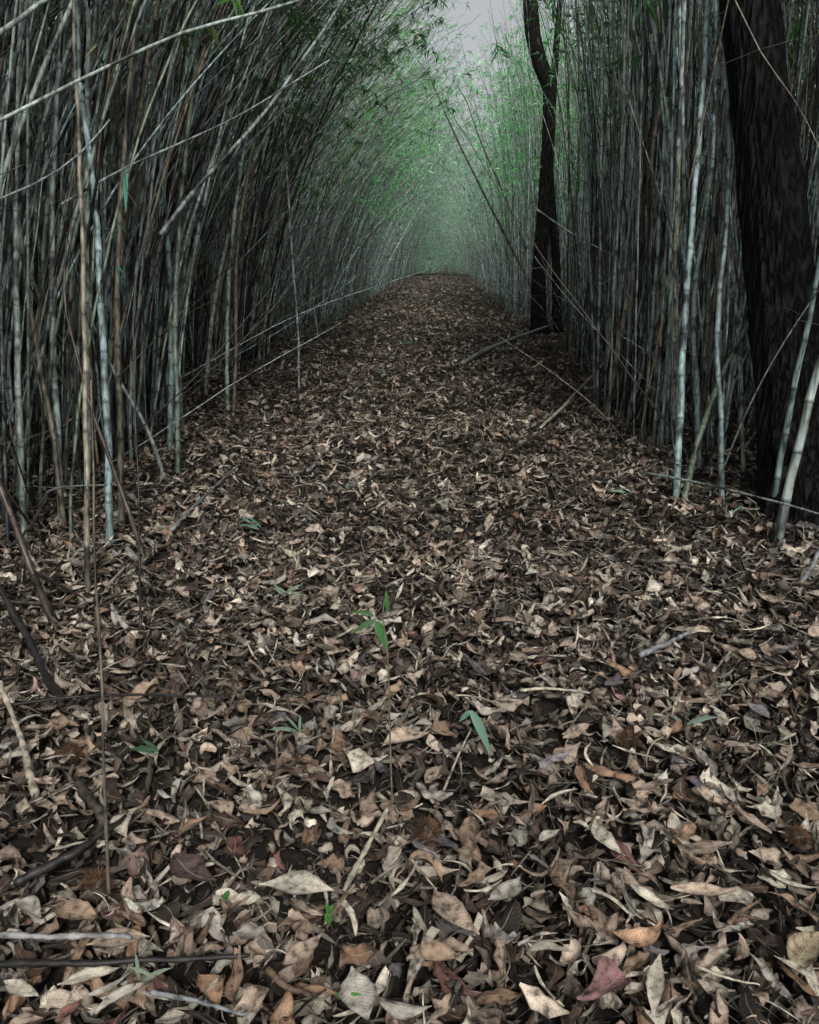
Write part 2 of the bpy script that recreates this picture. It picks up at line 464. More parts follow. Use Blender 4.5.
xl = lambda y: np.interp(y, [0, 4, 5.5, 9, 20, 100], [-2.2, -2.15, -2.45, -2.9, -2.95, -3.1])
xr = lambda y: np.interp(y, [0, 4, 5.5, 9, 15, 21, 100], [2.3, 1.95, 1.65, 1.7, 2.2, 1.75, 1.6])
K = 22
sets = [thicket(-1, -3, 3.2, 4, lambda y: np.full_like(y, -2.9), 3.0, K), thicket(1, -3, 3.2, 5, lambda y: np.full_like(y, 2.9), 3.0, K),
        thicket(-1, 3.2, 13, 46, xl, 5.0, K), thicket(-1, 13, 30, 26, xl, 4.5, K), thicket(-1, 30, 84, 6, xl, 3.4, K),
        thicket(1, 3.6, 13, 44, xr, 5.0, K), thicket(1, 13, 30, 24, xr, 4.5, K), thicket(1, 30, 84, 6, xr, 3.4, K)]
# the far end of the path closes with more canes
e1 = thicket(1, 80, 96, 3.0, lambda y: np.full_like(y, -4.0), 6.5, K); e1['side'][:] = 0
sets.append(e1)
e2 = thicket(1, 72, 85, 1.6, lambda y: np.full_like(y, -3.4), 5.4, K); e2['side'][:] = 0        # young shoots where the path runs out
e2['C'] = e2['C'][:, :1] + (e2['C'] - e2['C'][:, :1]) * rng.uniform(.12, .5, (len(e2['R']), 1, 1)); e2['R'] *= .6
sets.append(e2)
def broken(side, N, xf):
    y = rng.uniform(3.6, 26, N) ** 1.0; x = xf(y) - side * -1 * rng.uniform(-.25, 2.2, N) if side < 0 else xf(y) + rng.uniform(-.25, 2.2, N)
    x = np.where(side < 0, xf(y) - np.abs(rng.normal(.5, .8, N)) + .15, xf(y) + np.abs(rng.normal(.5, .8, N)) - .15)
    L = rng.uniform(.9, 3.6, N); th = rng.uniform(.12, 1.25, N)
    C = cane_curves(x, y, th, th + rng.normal(0, .25, N), np.ones(N), rng.uniform(-3.14, 3.14, N), L, K)
    return dict(C=C, R=rng.uniform(.003, .0085, N), L=L, ci=rng.choice(len(CN), N, p=[.15, .2, .1, .02, .23, .2, .1]), br=rng.uniform(.5, 1.3, N), side=np.full(N, side), nod=rng.uniform(.2, .3, N))
sets += [broken(-1, 420, xl), broken(1, 460, xr)]
A = {k: np.concatenate([s[k] for s in sets]) for k in sets[0]}
NC = len(A['R'])
A['br'] = A['br'] * np.interp(A['C'][:, 0, 1], [5, 9, 30, 40], [1, 1.35, 1.35, 1])
# canes may not stand inside the two trees
base = A['C'][:, 0]
TREE1 = G(812, 512); TREE2 = G(542, 336)
keep = (np.hypot(base[:, 0] - TREE1[0], base[:, 1] - TREE1[1]) > .42) & (np.hypot(base[:, 0] - TREE2[0], base[:, 1] - TREE2[1]) > .55)
for tb, pxs, rr_ in ((TREE1, [(816, 495), (799, 400), (783, 300), (772, 200), (760, 100), (749, 0), (742, -90), (738, -200)], .24), (TREE2, [(539, 322), (540, 270), (547, 160), (549, 100), (534, 40), (529, -25)], .2)):
    ax = np.array([tb] + [P(a_, b_, depth_of(tb)) for a_, b_ in pxs])
    zz_ = A['C'][..., 2]
    dx_ = A['C'][..., 0] - np.interp(zz_, ax[:, 2], ax[:, 0]); dy_ = A['C'][..., 1] - np.interp(zz_, ax[:, 2], ax[:, 1])
    keep &= np.hypot(dx_, dy_).min(1) > rr_
# nothing in front of the big trunk and off the sight lines of the near path
A = {k: v[keep] for k, v in A.items()}
NC = len(A['R'])
px, py, dd = proj(A['C'])                       # (N,K)
inside = (dd > .5) & (px > -5) & (px < 824) & (py > -5) & (py < 1030)
# trunk 1 stands in front: canes closer than it that would hide it are removed
tx = (px > 700) & (px < 819) & inside
hide = (tx.sum(1) > 0) & (A['C'][:, 0, 1] < TREE1[1] + .1) & (A['C'][:, 0, 1] > 2)
low = (A['C'][:, 0, 1] > 0) & (A['C'][:, 0, 1] < 3.9) & inside.any(1) & (rng.random(NC) < .75)
tx2 = ((px > 512) & (px < 562) & (py > 20) & inside).sum(1) > 0
hide2 = tx2 & (A['C'][:, 0, 1] < TREE2[1] + .1) & (A['C'][:, 0, 0] > 0)
keep = ~(hide & (rng.random(NC) < .93)) & ~(hide2 & (rng.random(NC) < .85)) & ~low
A = {k: v[keep] for k, v in A.items()}; px, py, dd, inside = px[keep], py[keep], dd[keep], inside[keep]
NC = len(A['R'])
edge_d = np.where(A['side'] < 0, xl(A['C'][:, 0, 1]) - A['C'][:, 0, 0], A['C'][:, 0, 0] - xr(A['C'][:, 0, 1]))
wpx = A['R'][:, None] * 2 * F / np.maximum(dd, .5) * inside
score = wpx.sum(1) * np.exp(-np.clip(edge_d, 0, 9) * .9) * (A['side'] != 0)
N_IND = 252
order = np.argsort(-score)
ind = order[:N_IND]; rest = order[N_IND:]

def cane_colors(ci, br, C):
    n, k, _ = C.shape
    c = CV[ci][:, None] * br[:, None, None]
    hgt = C[..., 2]
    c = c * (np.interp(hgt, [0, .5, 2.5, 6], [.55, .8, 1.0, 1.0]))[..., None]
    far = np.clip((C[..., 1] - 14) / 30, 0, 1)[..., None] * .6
    c = c * (1 - far) + np.array([.50, .62, .58]) * br[:, None, None] * far  # distance haze painted into the colour of the far canes
    # older bases browner, young tops greener
    g = np.clip((hgt - 3.0) / 4, 0, 1)[..., None] * .35
    return c * (1 - g) + np.array([.15, .24, .13]) * g

def foliage(C, L, rad, nb, lpb, smin, size=(.07, .15), K_=K, r=rng):
    """nb twigs per cane, lpb leaves on each. returns twig V,Q,C,uv and leaf V,Q,C"""
    N = len(C)
    s = np.sort(smin + (1 - smin) * r.random((N, nb)) ** .8, 1)
    f = s * (K_ - 1); i = np.clip(f.astype(int), 0, K_ - 2); fr = (f - i)[..., None]
    n_ = np.arange(N)[:, None]
    b = C[n_, i] * (1 - fr) + C[n_, i + 1] * fr
    az = r.uniform(0, 6.283, (N, nb)); el = r.uniform(-.1, .9, (N, nb)); ln = r.uniform(.25, .75, (N, nb))
    d = np.stack([np.cos(az) * np.cos(el), np.sin(az) * np.cos(el), np.sin(el)], -1) * ln[..., None]
    t = np.linspace(0, 1, 4)[None, None, :, None]
    tw = b[:, :, None] + d[:, :, None] * t - np.array([0, 0, .12]) * t ** 2
    twc = np.broadcast_to(np.array([.12, .14, .10]), (N * nb, 4, 3))
    TV = tubes(tw.reshape(-1, 4, 3), np.broadcast_to(np.array([.0026, .002, .0015, .0006]), (N * nb, 4)), 3, twc)
    # leaves
    lt = r.uniform(.35, 1.0, (N, nb, lpb))
    lb = b[:, :, None] + d[:, :, None] * lt[..., None] - np.array([0, 0, .12]) * lt[..., None] ** 2
    la = r.uniform(0, 6.283, lt.shape) * .5 + az[..., None]; le = r.normal(-.25, .45, lt.shape); ll = r.uniform(*size, lt.shape)
    dr = np.stack([np.cos(la) * np.cos(le), np.sin(la) * np.cos(le), np.sin(le)], -1)
    sd = np.cross(dr, np.array([0, 0, 1.0])); sd /= np.linalg.norm(sd, axis=-1, keepdims=True) + 1e-6
    ro = r.uniform(-1.0, 1.0, lt.shape)[..., None]
    upn = np.cross(sd, dr)
    sd = sd * np.cos(ro) + upn * np.sin(ro)
    w = (ll * r.uniform(.08, .12, lt.shape))[..., None]
    p0 = lb; p2 = lb + dr * ll[..., None] - np.array([0, 0, 1.0]) * (ll * .25)[..., None]
    pm = lb + dr * (ll * .42)[..., None]
    q = np.stack([p0, pm + sd * w, p2, pm - sd * w], -2).reshape(-1, 3)
    nl = N * nb * lpb
    base = np.array([[.07, .17, .055], [.05, .13, .06], [.11, .22, .06], [.06, .15, .09], [.22, .22, .10]])
    cc = base[r.choice(5, nl, p=[.3, .27, .2, .18, .05])] * r.uniform(.6, 1.3, (nl, 1))
    return TV, (q, np.arange(nl * 4).reshape(-1, 4), np.repeat(cc, 4, 0))

# --- the rest of the canes: one object
Cr = A['C'][rest]; Kr = K
rad = A['R'][rest][:, None] * np.linspace(1, .3, K)[None]
wv = Cr[..., 2]
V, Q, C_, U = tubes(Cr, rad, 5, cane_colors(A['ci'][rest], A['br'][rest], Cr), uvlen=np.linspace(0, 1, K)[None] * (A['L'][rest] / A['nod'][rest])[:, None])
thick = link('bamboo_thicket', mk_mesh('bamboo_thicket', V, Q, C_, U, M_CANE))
tag(thick, 'dense mass of countless thin bamboo canes crowding behind both edges of the path', 'bamboo thicket', kind='stuff')
by = Cr[:, 0, 1]
TS, LS, o1, o2 = [], [], 0, 0
for _k in range(2):
    sel = (by < 16) & (by > 2.5)
    TV, _ = foliage(Cr[sel], None, None, 2, 1, .06)
    TS.append((TV[0], TV[1] + o1, TV[2], TV[3])); o1 += len(TV[0])
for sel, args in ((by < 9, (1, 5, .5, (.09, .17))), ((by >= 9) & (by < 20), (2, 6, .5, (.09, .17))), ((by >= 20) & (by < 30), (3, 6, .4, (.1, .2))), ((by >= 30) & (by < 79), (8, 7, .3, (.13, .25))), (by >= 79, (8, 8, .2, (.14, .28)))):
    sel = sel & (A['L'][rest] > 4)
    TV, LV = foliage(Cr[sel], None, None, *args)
    cc = LV[2]
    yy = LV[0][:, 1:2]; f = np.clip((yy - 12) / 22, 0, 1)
    cc = cc * (1 - f) + (cc * .5 + np.array([.34, .46, .42]) * (cc[:, 1:2] / .16)) * f  # pale teal haze blended into the leaf colour with distance
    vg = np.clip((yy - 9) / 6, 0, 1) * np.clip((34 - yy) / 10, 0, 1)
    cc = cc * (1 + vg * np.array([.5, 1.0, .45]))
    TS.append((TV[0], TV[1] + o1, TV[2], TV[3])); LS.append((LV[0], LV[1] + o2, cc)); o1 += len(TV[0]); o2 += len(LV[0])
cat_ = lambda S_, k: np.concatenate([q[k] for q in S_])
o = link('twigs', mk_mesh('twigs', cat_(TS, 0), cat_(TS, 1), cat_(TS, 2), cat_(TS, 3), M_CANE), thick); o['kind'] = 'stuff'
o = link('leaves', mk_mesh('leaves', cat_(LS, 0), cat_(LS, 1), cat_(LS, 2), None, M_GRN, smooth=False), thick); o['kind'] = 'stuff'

# --- individual canes
def make_cane(C, R0, colname, br, nod, label, group, nb=3, tip=.3, sides=8, leafy=.36, cat='bamboo cane', name='bamboo_cane', culm='culm'):
    """C (k,3) world curve; C[0] is the base"""
    C = np.asarray(C, float)
    d = np.linalg.norm(np.diff(C, axis=0), axis=1); s = np.concatenate([[0], np.cumsum(d)]); L = s[-1]
    # rings: three around every node
    nn = int(L / nod)
    ss = [0.0]
    for k in range(1, nn + 1):
        ss += [k * nod - .006, k * nod, k * nod + .007, k * nod + nod * .5]
    ss = np.array([v for v in ss if v < L]); ss = np.append(ss, L)
    # zigzag very slightly at the nodes
    P3 = np.stack([np.interp(ss, s, C[:, a]) for a in range(3)], -1)
    kk = np.floor(ss / nod + .03)
    P3[:, 0] += .0022 * np.where(kk % 2 == 0, 1, -1) * (ss > .1)
    rr = R0 * (1 - (1 - tip) * ss / L)
    on = np.abs(ss / nod - np.round(ss / nod)) < .002
    rr = rr * np.where(on & (ss > .05), 1.22, 1.0)
    cn = np.array(CCOL[colname]) * br
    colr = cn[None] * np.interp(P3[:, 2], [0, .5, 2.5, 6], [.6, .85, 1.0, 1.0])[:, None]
    root = link(name, None, loc=C[0]); tag(root, label, cat, group)
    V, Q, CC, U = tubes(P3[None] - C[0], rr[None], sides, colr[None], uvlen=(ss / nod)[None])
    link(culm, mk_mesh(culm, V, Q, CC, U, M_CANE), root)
    if nb:
        Cq = np.stack([np.interp(np.linspace(0, L, K), s, C[:, a]) for a in range(3)], -1)
        for j in range(nb):
            lo = leafy + (1 - leafy) * j / nb
            TVb, LVb = foliage(Cq[None], None, None, 1, 13, min(lo + (1 - leafy) / nb * .5 * random.random(), .95), (.08, .16))
            # keep this branch as one joined spray: twigs from one node
            bo = link('branch', mk_mesh('branch', TVb[0] - C[0], TVb[1], TVb[2], TVb[3], M_CANE), root)
            link('leaves', mk_mesh('leaves', LVb[0] - C[0], LVb[1], LVb[2], None, M_GRN, smooth=False), bo)
    return root

labels_used = {}
def where_phrase(x, y, side):
    if side < 0:
        if x < 60: return 'at the left edge of the picture'
        if x < 130: return 'beside the tall thin brown cane on the left'
        if x < 200: return 'at the near corner of the left thicket'
        if x < 260: return 'in the middle of the left wall of canes'
        if x < 320: return 'where the left wall starts to arch over'
        return 'far down the left side of the path'
    if x > 800: return 'right of the thick black trunk'
    if x > 740: return 'behind the thick black trunk'
    if x > 690: return 'just left of the thick black trunk'
    if x > 640: return 'in the nearest clump on the right'
    if x > 590: return 'in the middle of the right wall of canes'
    if x > 560: return 'just right of the slim crooked tree'
    return 'beyond the slim crooked tree on the right'

for i in ind:
    C = A['C'][i]; side = int(A['side'][i]); col = CN[A['ci'][i]]
    ins = inside[i]
    if not ins.any(): continue
    k0 = np.argmax(ins); k1 = len(ins) - 1 - np.argmax(ins[::-1])
    dx = px[i, k1] - px[i, k0]; dyy = max(8.0, py[i, k0] - py[i, k1])
    ang = math.degrees(math.atan2(dx, dyy))
    lean = 'upright' if abs(ang) < 5 else ('slightly ' if abs(ang) < 14 else 'strongly ' if abs(ang) > 26 else '') + ('right' if ang > 0 else 'left') + '-leaning'
    R = A['R'][i]
    th = 'thread-thin' if R < .0095 else 'thin' if R < .014 else 'stout' if R > .0195 else 'medium'
    row = 'front' if edge_d[i] < .45 else 'second-row' if edge_d[i] < 1.3 else 'deep-set'
    lab = f"{lean} {th} {col} {row} cane {where_phrase(px[i, k0], py[i, k0], side)}"
    vis_br = (ins & (C[:, 2] > 2.2)).any()
    make_cane(C, R, col, A['br'][i], A['nod'][i], lab, 'bamboo canes lining the left of the path' if side < 0 else 'bamboo canes lining the right of the path',
              nb=0 if A['L'][i] < 4 else (3 if C[0, 1] > 7 else 2) if vis_br else 1, leafy=.36 if vis_br else .5)

# --- canes one can pick out, traced from their foot upward
def hero(pts, wpx_, col, label, br=1.0, nb=1, lean_d=0.0, group=None, far=None, side='l', extend=2.5, leafy=.7, tip=.35, nod=.27):
    b = G(*pts[0]); d0 = depth_of(b)
    out = [b]
    for k, p in enumerate(pts[1:], 1):
        out.append(P(p[0], p[1], d0 + lean_d * k / (len(pts) - 1)))
    out = np.array(out)
    if extend:
        dirv = out[-1] - out[-2]; dirv /= np.linalg.norm(dirv)
        bend = np.array([.35 if side == 'l' else -.3, 0, 0])
        for k in range(3):
            dirv = dirv + bend * .35; dirv /= np.linalg.norm(dirv)
            out = np.vstack([out, out[-1] + dirv * extend / 3])
    C = catmull(out, 40)
    return make_cane(C, wpx_ / 2 / F * d0, col, br, nod, label, group or ('bamboo canes lining the left of the path' if side == 'l' else 'bamboo canes lining the right of the path'), nb=nb, leafy=leafy, tip=tip)

hero([(88, 606), (86, 430), (83, 260), (78, 120), (74, -20)], 6.0, 'straw-brown', 'tall thin straw-brown cane standing nearest on the left, in front of the thicket', 1.15, nb=1)
hero([(25, 545), (20, 440), (17, 330), (16, 180), (22, 0)], 7, 'pale grey-green', 'pale grey-green upright cane close to the left edge of the picture', .9)
hero([(65, 534), (52, 430), (32, 320), (14, 190), (-5, 60)], 6, 'straw-brown', 'brown cane tilting left, rooted between two upright pale canes at left', .8)
hero([(62, 528), (57, 420), (52, 310), (54, 160), (66, -10)], 7, 'grey', 'grey upright cane behind the tilting brown one at far left', 1.0)
hero([(110, 552), (108, 440), (102, 330), (95, 200), (78, 60)], 8, 'blue-grey', 'blue-grey stout cane just right of the tall thin straw-brown one', 1.15)
hero([(122, 530), (120, 410), (117, 300), (124, 150), (140, -10)], 7, 'straw-brown', 'brownish cane touching the blue-grey stout cane on its right side', .75)
hero([(178, 478), (177, 390), (175, 310), (184, 170), (205, 0)], 6, 'green', 'greenish grey cane at the front corner of the left thicket', 1.0)
hero([(170, 452), (171, 370), (170, 280), (160, 150), (150, 0)], 6, 'blue-grey', 'blue-grey cane right behind the greenish one at the thicket corner', 1.1)
hero([(228, 412), (227, 350), (231, 250), (250, 120), (290, 0)], 4.5, 'pale grey-green', 'pale cane standing out in front of the left wall, left of a twin', 1.0)
hero([(234, 413), (236, 340), (238, 240), (262, 110), (306, -10)], 4.0, 'straw-brown', 'straw-coloured twin right of the pale cane before the left wall', .9)
hero([(299, 392), (298, 330), (291, 240), (285, 130), (282, 30)], 2.6, 'grey', 'spindly bare shoot standing alone on the path edge at mid left', 1.1)
hero([(110, 922), (104, 750), (98, 620), (93, 480), (90, 380)], 4.0, 'straw-brown', 'long whip-thin leafless shoot rising from the leaves at lower left', .55, extend=0, nb=0, tip=.5)
hero([(141, 632), (139, 520), (136, 420), (133, 330)], 2.8, 'weathered black', 'thin blackish shoot standing right of the blue-grey stout cane', 1.0, extend=.8, nb=0)
hero([(146, 564), (127, 505), (112, 466), (92, 410), (70, 330)], 5, 'dark brown', 'dark brown cane slanting down to the right beside the near left canes', 1.6, extend=.5, nb=0)
hero([(166, 482), (148, 430), (121, 384), (95, 330), (70, 250)], 4.4, 'grey', 'grey-brown cane leaning left with its foot by the thicket corner', .9, extend=.8, nb=0)
hero([(57, 632), (25, 552), (0, 488), (-25, 430)], 8, 'dark brown', 'thick dark brown pole slanting in from the left edge', 1.6, extend=.8, nb=0)
hero([(240, 560), (300, 300), (330, 190), (420, 0)][:0] or [(205, 398), (215, 300), (245, 180), (310, 60), (360, -20)], 4.5, 'pale grey-green', 'long pale cane sweeping up to the right across the left wall', 1.1)
hero([(160, 412), (182, 300), (215, 160), (250, 20)], 5, 'pale grey-green', 'bright grey cane crossing the left wall behind the corner clump', 1.1)
# right
hero([(676, 503), (680, 420), (684, 330), (694, 200), (704, 70), (707, -30)], 7.5, 'blue-grey', 'stout blue-grey cane standing at the front of the right clump', 1.1, side='r')
hero([(683, 505), (700, 435), (724, 371), (752, 318), (790, 240)], 7, 'green', 'dark greenish cane leaning right toward the thick black trunk', .7, side='r', nb=0, extend=.4, lean_d=.3)
hero([(777, 546), (793, 470), (812, 392), (834, 310), (850, 200)], 10, 'pale grey-green', 'pale cracked cane leaning out past the foot of the thick black trunk', .95, side='r', nb=0, extend=.6, lean_d=-.6)
hero([(771, 520), (784, 440), (798, 370), (815, 290), (830, 200)], 7, 'blue-grey', 'blue-grey cane crossing in front of the thick black trunk near its foot', 1.0, side='r', nb=0, extend=.6, lean_d=-.8)
hero([(744, 480), (742, 420), (739, 350), (731, 240), (728, 130), (726, 0)], 4.2, 'pale grey-green', 'slender pale cane right beside the left side of the black trunk', 1.0, side='r')
hero([(722, 506), (721, 420), (717, 330), (727, 220), (729, 120), (722, 0)], 6, 'blue-grey', 'blue-grey cane hugging the black trunk on its left', .9, side='r')
hero([(712, 430), (706, 340), (691, 240), (668, 140), (650, 40)], 6.5, 'grey', 'grey cane leaning left across the stout blue-grey one', 1.0, side='r', lean_d=.4)
hero([(606, 418), (614, 340), (640, 220), (664, 110), (680, 0)], 6.5, 'weathered black', 'blackened cane leaning right in the middle of the right wall', 1.2, side='r', lean_d=.3)
hero([(616, 420), (628, 330), (648, 230), (660, 130), (668, 20)], 6, 'dark brown', 'dark brown cane leaning right beside the blackened one', 1.0, side='r', lean_d=.3)
hero([(650, 440), (657, 340), (655, 210), (640, 100), (625, -10)], 6, 'straw-brown', 'brown cane with a cracked sheath left of the stout blue-grey cane', .7, side='r')
hero([(699, 470), (697, 390), (694, 300), (712, 160), (715, 0)], 6, 'blue-grey', 'light blue-grey cane between the stout cane and the black trunk', 1.15, side='r')
hero([(752, 468), (785, 418), (819, 366), (860, 300)], 4.5, 'weathered black', 'thin black cane leaning right across the foot of the black trunk', 1.2, side='r', nb=0, extend=.5, lean_d=-.7)
hero([(545, 318), (520, 265), (482, 190), (455, 135), (431, 80)], 2.8, 'weathered black', 'dark bare cane leaning left over the path in front of the tunnel end', 1.0, side='r', nb=0, extend=.6)
hero([(552, 314), (530, 258), (502, 190), (480, 140), (468, 105)], 2.4, 'dark brown', 'thin cane parallel to the dark leaning one, nearer the slim tree', 1.0, side='r', nb=1, extend=.6)

# canes fallen across the thicket at top left
def span(pts, d0, d1, w, col, label, br=1.0, nb=0, tip=.6, group='fallen canes caught in the thicket', nod=.3):
    n = len(pts)
    out = np.array([P(p[0], p[1], d0 + (d1 - d0) * k / (n - 1)) for k, p in enumerate(pts)])
    out[0][2] = max(out[0][2], gh(out[0][0], out[0][1]))
    C = catmull(out, 40)
    return make_cane(C, w / 2 / F * (d0 + d1) / 2, col, br, nod, label, group, nb=nb, tip=tip)
span([(-900, 640), (-420, 330), (-150, 185), (0, 120), (80, 80), (180, 34), (300, 0), (460, -60)], 2.5, 3.3, 5.2, 'pale grey-green', 'long pale cane lying diagonally across the upper left of the thicket', .7)
span([(-500, 330), (-200, 160), (0, 32), (46, 0), (160, -60)], 2.6, 3.2, 7, 'pale grey-green', 'short visible piece of pale cane crossing the top left corner', .6)
span([(-420, 420), (-120, 255), (0, 199), (45, 178), (82, 152), (110, 120)], 2.9, 3.6, 3.2, 'grey', 'thin grey cane curving up at the left edge below the diagonal one', .75)
span([(60, 205), (125, 168), (180, 143), (236, 117), (330, 60)], 4.4, 4.8, 2.6, 'grey', 'thin pale cane slanting gently through the upper left thicket', .9)
span([(160, 235), (205, 178), (260, 118), (330, 20), (360, -30)], 5.2, 5.8, 4.6, 'grey', 'broad pale cane slanting steeply right in the upper left thicket', .9)
span([(520, 20), (600, -10)][:0] or [(535, 208), (580, 238), (640, 268)], 8.5, 8.0, 1.6, 'grey', 'hair-thin pale shoot crossing in front of the slim crooked tree', 1.2)
span([(735, 0), (760, 50), (800, 110), (840, 190)], 4.3, 4.3, 1.3, 'straw-brown', 'hair-thin cane curving across the upper part of the black trunk', 1.3)
span([(640, 472), (690, 481), (750, 495), (819, 514), (900, 540)], 5.4, 3.6, 3.0, 'grey', 'thin bent cane lying low before the foot of the black trunk', 1.2)
span([(700, 60), (760, 130), (800, 180), (850, 240)], 6.4, 6.2, 4.5, 'weathered black', 'black cane behind the thick trunk sloping down to the right', 1.2)
print('canes', len(ind), 'rest', len(rest))

# ------------------------------------------------------------------ trees
def bark_tube(pts, rad, S, n, amp, ridges, seed):
    r = np.random.default_rng(seed)
    C = catmull(np.array(pts), n); rr = np.interp(np.linspace(0, 1, n), np.linspace(0, 1, len(rad)), rad)
    V, Q, c, uv = tubes(C[None], rr[None], S, np.zeros((1, n, 3)))
    V = V.reshape(n, S, 3)
    nrm = V - C[:, None]; nrm /= np.linalg.norm(nrm, axis=2, keepdims=True) + 1e-9
    a = np.linspace(0, 2 * np.pi, S, endpoint=False)[None]; h = np.linspace(0, 1, n)[:, None] * len(pts)
    disp = np.zeros((n, S))
    for k in range(14):
        m = r.integers(2, ridges); disp += np.sin(m * a + r.uniform(0, 6.3) + h * r.uniform(-1.6, 1.6) + .5 * np.sin(h * r.uniform(2, 9))) * r.uniform(.3, 1)
    disp = 2.2 * np.abs(disp / 4) 
    disp += .8 * np.sin(2 * a + h * .8)
    V = V + nrm * (disp * amp * (rr[:, None, None].squeeze(-1) / rr.max()))[..., None]
    return V.reshape(-1, 3), Q

def crown(root, loc, centres, n, mat, seed):
    r = np.random.default_rng(seed)
    c = np.array(centres); k = r.integers(0, len(c), n)
    p = c[k] + r.normal(0, 1, (n, 3)) * np.array([.8, .8, .45])
    L = r.uniform(.1, .18, n)
    V, Q, C, U = leaves(p, L, np.full(n, .38), 4, 3, r.uniform(0, 6.3, n), r.normal(0, .5, n), r.normal(0, .5, n), r.normal(0, .8, n), r.normal(0, .5, n), np.full(n, .01),
                        np.array([.06, .12, .04]) * r.uniform(.5, 1.3, (n, 1)), np.full(n, .85), r=r)
    return link('crown', mk_mesh('crown', V - loc, Q, C, U, mat), root)

def tree(name, label, loc, trunk_pts, rads, limbs, centres, mat, seed, amp, n_leaf):
    loc = np.asarray(loc, float)
    root = link(name, None, loc=loc); tag(root, label, 'tree')
    V, Q = bark_tube(trunk_pts, rads, 128, 260, amp, 22, seed)
    t = link('trunk', mk_mesh('trunk', V - loc, Q, mat=mat), root)
    for k, (lp, lr) in enumerate(limbs):
        V, Q = bark_tube(lp, lr, 20, 60, amp * .3, 8, seed + k + 1)
        link('limb', mk_mesh('limb', V - loc, Q, mat=mat), root)
    crown(root, loc, centres, n_leaf, M_GRN, seed)
    return root

b = TREE1; d = depth_of(b)
tp = [b + np.array([.0, 0, -.15]), P(816, 495, d), P(799, 400, d), P(783, 300, d), P(772, 200, d), P(760, 100, d), P(749, 0, d), P(742, -90, d), P(738, -200, d)]
top = tp[-1]
tp += [top + np.array([.1, .1, 1.2]), top + np.array([.3, .1, 2.4])]
tr = [.38, .33, .225, .18, .172, .165, .16, .155, .15, .12, .09]
tt = tp[-1]
limbs = [([tt, tt + np.array([.7, .3, .7]), tt + np.array([1.6, .5, 1.5])], [.08, .05, .02]),
         ([tp[-2], tp[-2] + np.array([-.5, .5, .7]), tp[-2] + np.array([-1.3, 1.0, 1.6])], [.08, .05, .02]),
         ([tt, tt + np.array([-.1, -.3, .8]), tt + np.array([-.2, -.9, 1.9])], [.07, .05, .02])]
tree('chestnut_tree', 'thick nearly black tree trunk leaning left at the right edge of the path', b, tp, tr, limbs,
     [tt + np.array(v) for v in [(1.6, .5, 1.6), (-1.2, 1.0, 1.0), (-.2, -.9, 2.0), (.4, .2, 2.4), (2.2, 1.2, 2.0)]], M_BARK, 3, .020, 1500)

b = TREE2; d = depth_of(b)
tp = [b + np.array([0, 0, -.2]), P(539, 322, d), P(539, 270, d), P(544, 215, d), P(547, 160, d), P(549, 115, d), P(549, 88, d), P(541, 66, d), P(534, 40, d), P(531, 10, d), P(529, -25, d), P(532, -80, d)]
tr = [.30, .155, .125, .12, .12, .12, .13, .14, .135, .13, .12, .10]
tt = tp[-1]
lm = [([P(549, 120, d), P(553, 90, d), P(556, 50, d), P(560, 0, d), P(565, -60, d)], [.10, .07, .06, .05, .03]),
      ([b + np.array([.42, .05, -.1]), P(557, 320, d), P(556, 260, d), P(551, 200, d), P(549, 150, d)], [.10, .085, .08, .08, .07]),
      ([tt, tt + np.array([-.8, .2, .9]), tt + np.array([-1.5, .6, 1.5])], [.09, .06, .02]),
      ([tt, tt + np.array([.5, .4, 1.0]), tt + np.array([1.0, .9, 2.0])], [.09, .06, .02])]
tree('slim_tree', 'slim dark tree with a kinked double trunk on the right of the path', b, tp, tr, lm,
     [tt + np.array(v) for v in [(-1.3, .6, 1.7), (.9, .8, 2.0), (0, .2, 2.4), (1.6, -.5, 1.6)]], M_BARK2, 9, .018, 1200)

# ------------------------------------------------------------------ sticks on the ground
SC = {'pale': (.40, .36, .28), 'grey': (.22, .23, .24), 'blackened': (.018, .016, .015), 'dark': (.05, .04, .032), 'brown': (.14, .095, .06), 'green': (.25, .33, .24), 'ash': (.27, .27, .265)}
def stick(pts, w, col, label, heights=None, name='fallen_stick', cat='stick', group='fallen sticks among the leaves', tip=.55, wob=1.0):
    n = len(pts)
    hs = heights or [.045] * n
    out = np.array([G(p[0], p[1], h + (.035 if h < .11 else 0)) for p, h in zip(pts, hs)])
    C = catmull(out, 26); k = len(C)
    L = np.linalg.norm(np.diff(C, axis=0), axis=1).sum()
    R = w / 2 / F * depth_of(out[n // 2])
    r = random.Random(hash(label) % 1 + len(label) * 7 + int(pts[0][0]))
    g = np.random.default_rng(len(label) * 31 + int(abs(pts[0][0])))
    C[1:-1] += np.cumsum(g.normal(0, 1, (k - 2, 3)), 0) * R * .12 * wob
    rr = R * np.linspace(1, tip, k) * (1 + .12 * g.normal(0, 1, k))
    rr[0] *= .75; rr[-1] *= .6
    C = np.vstack([C[:1], C, C[-1:]]); rr = np.concatenate([[1e-4], rr, [1e-4]])
    loc = C.mean(0)
    cc = np.broadcast_to(np.array(SC[col])[None], (len(C), 3)) * (1 + .15 * g.normal(0, 1, (len(C), 1)))
    V, Q, c, u = tubes((C - loc)[None], rr[None], 9, np.clip(cc, 0, 1)[None])
    return tag(link(name, mk_mesh(name, V, Q, c, u, M_STK), loc=loc), label, cat, group)

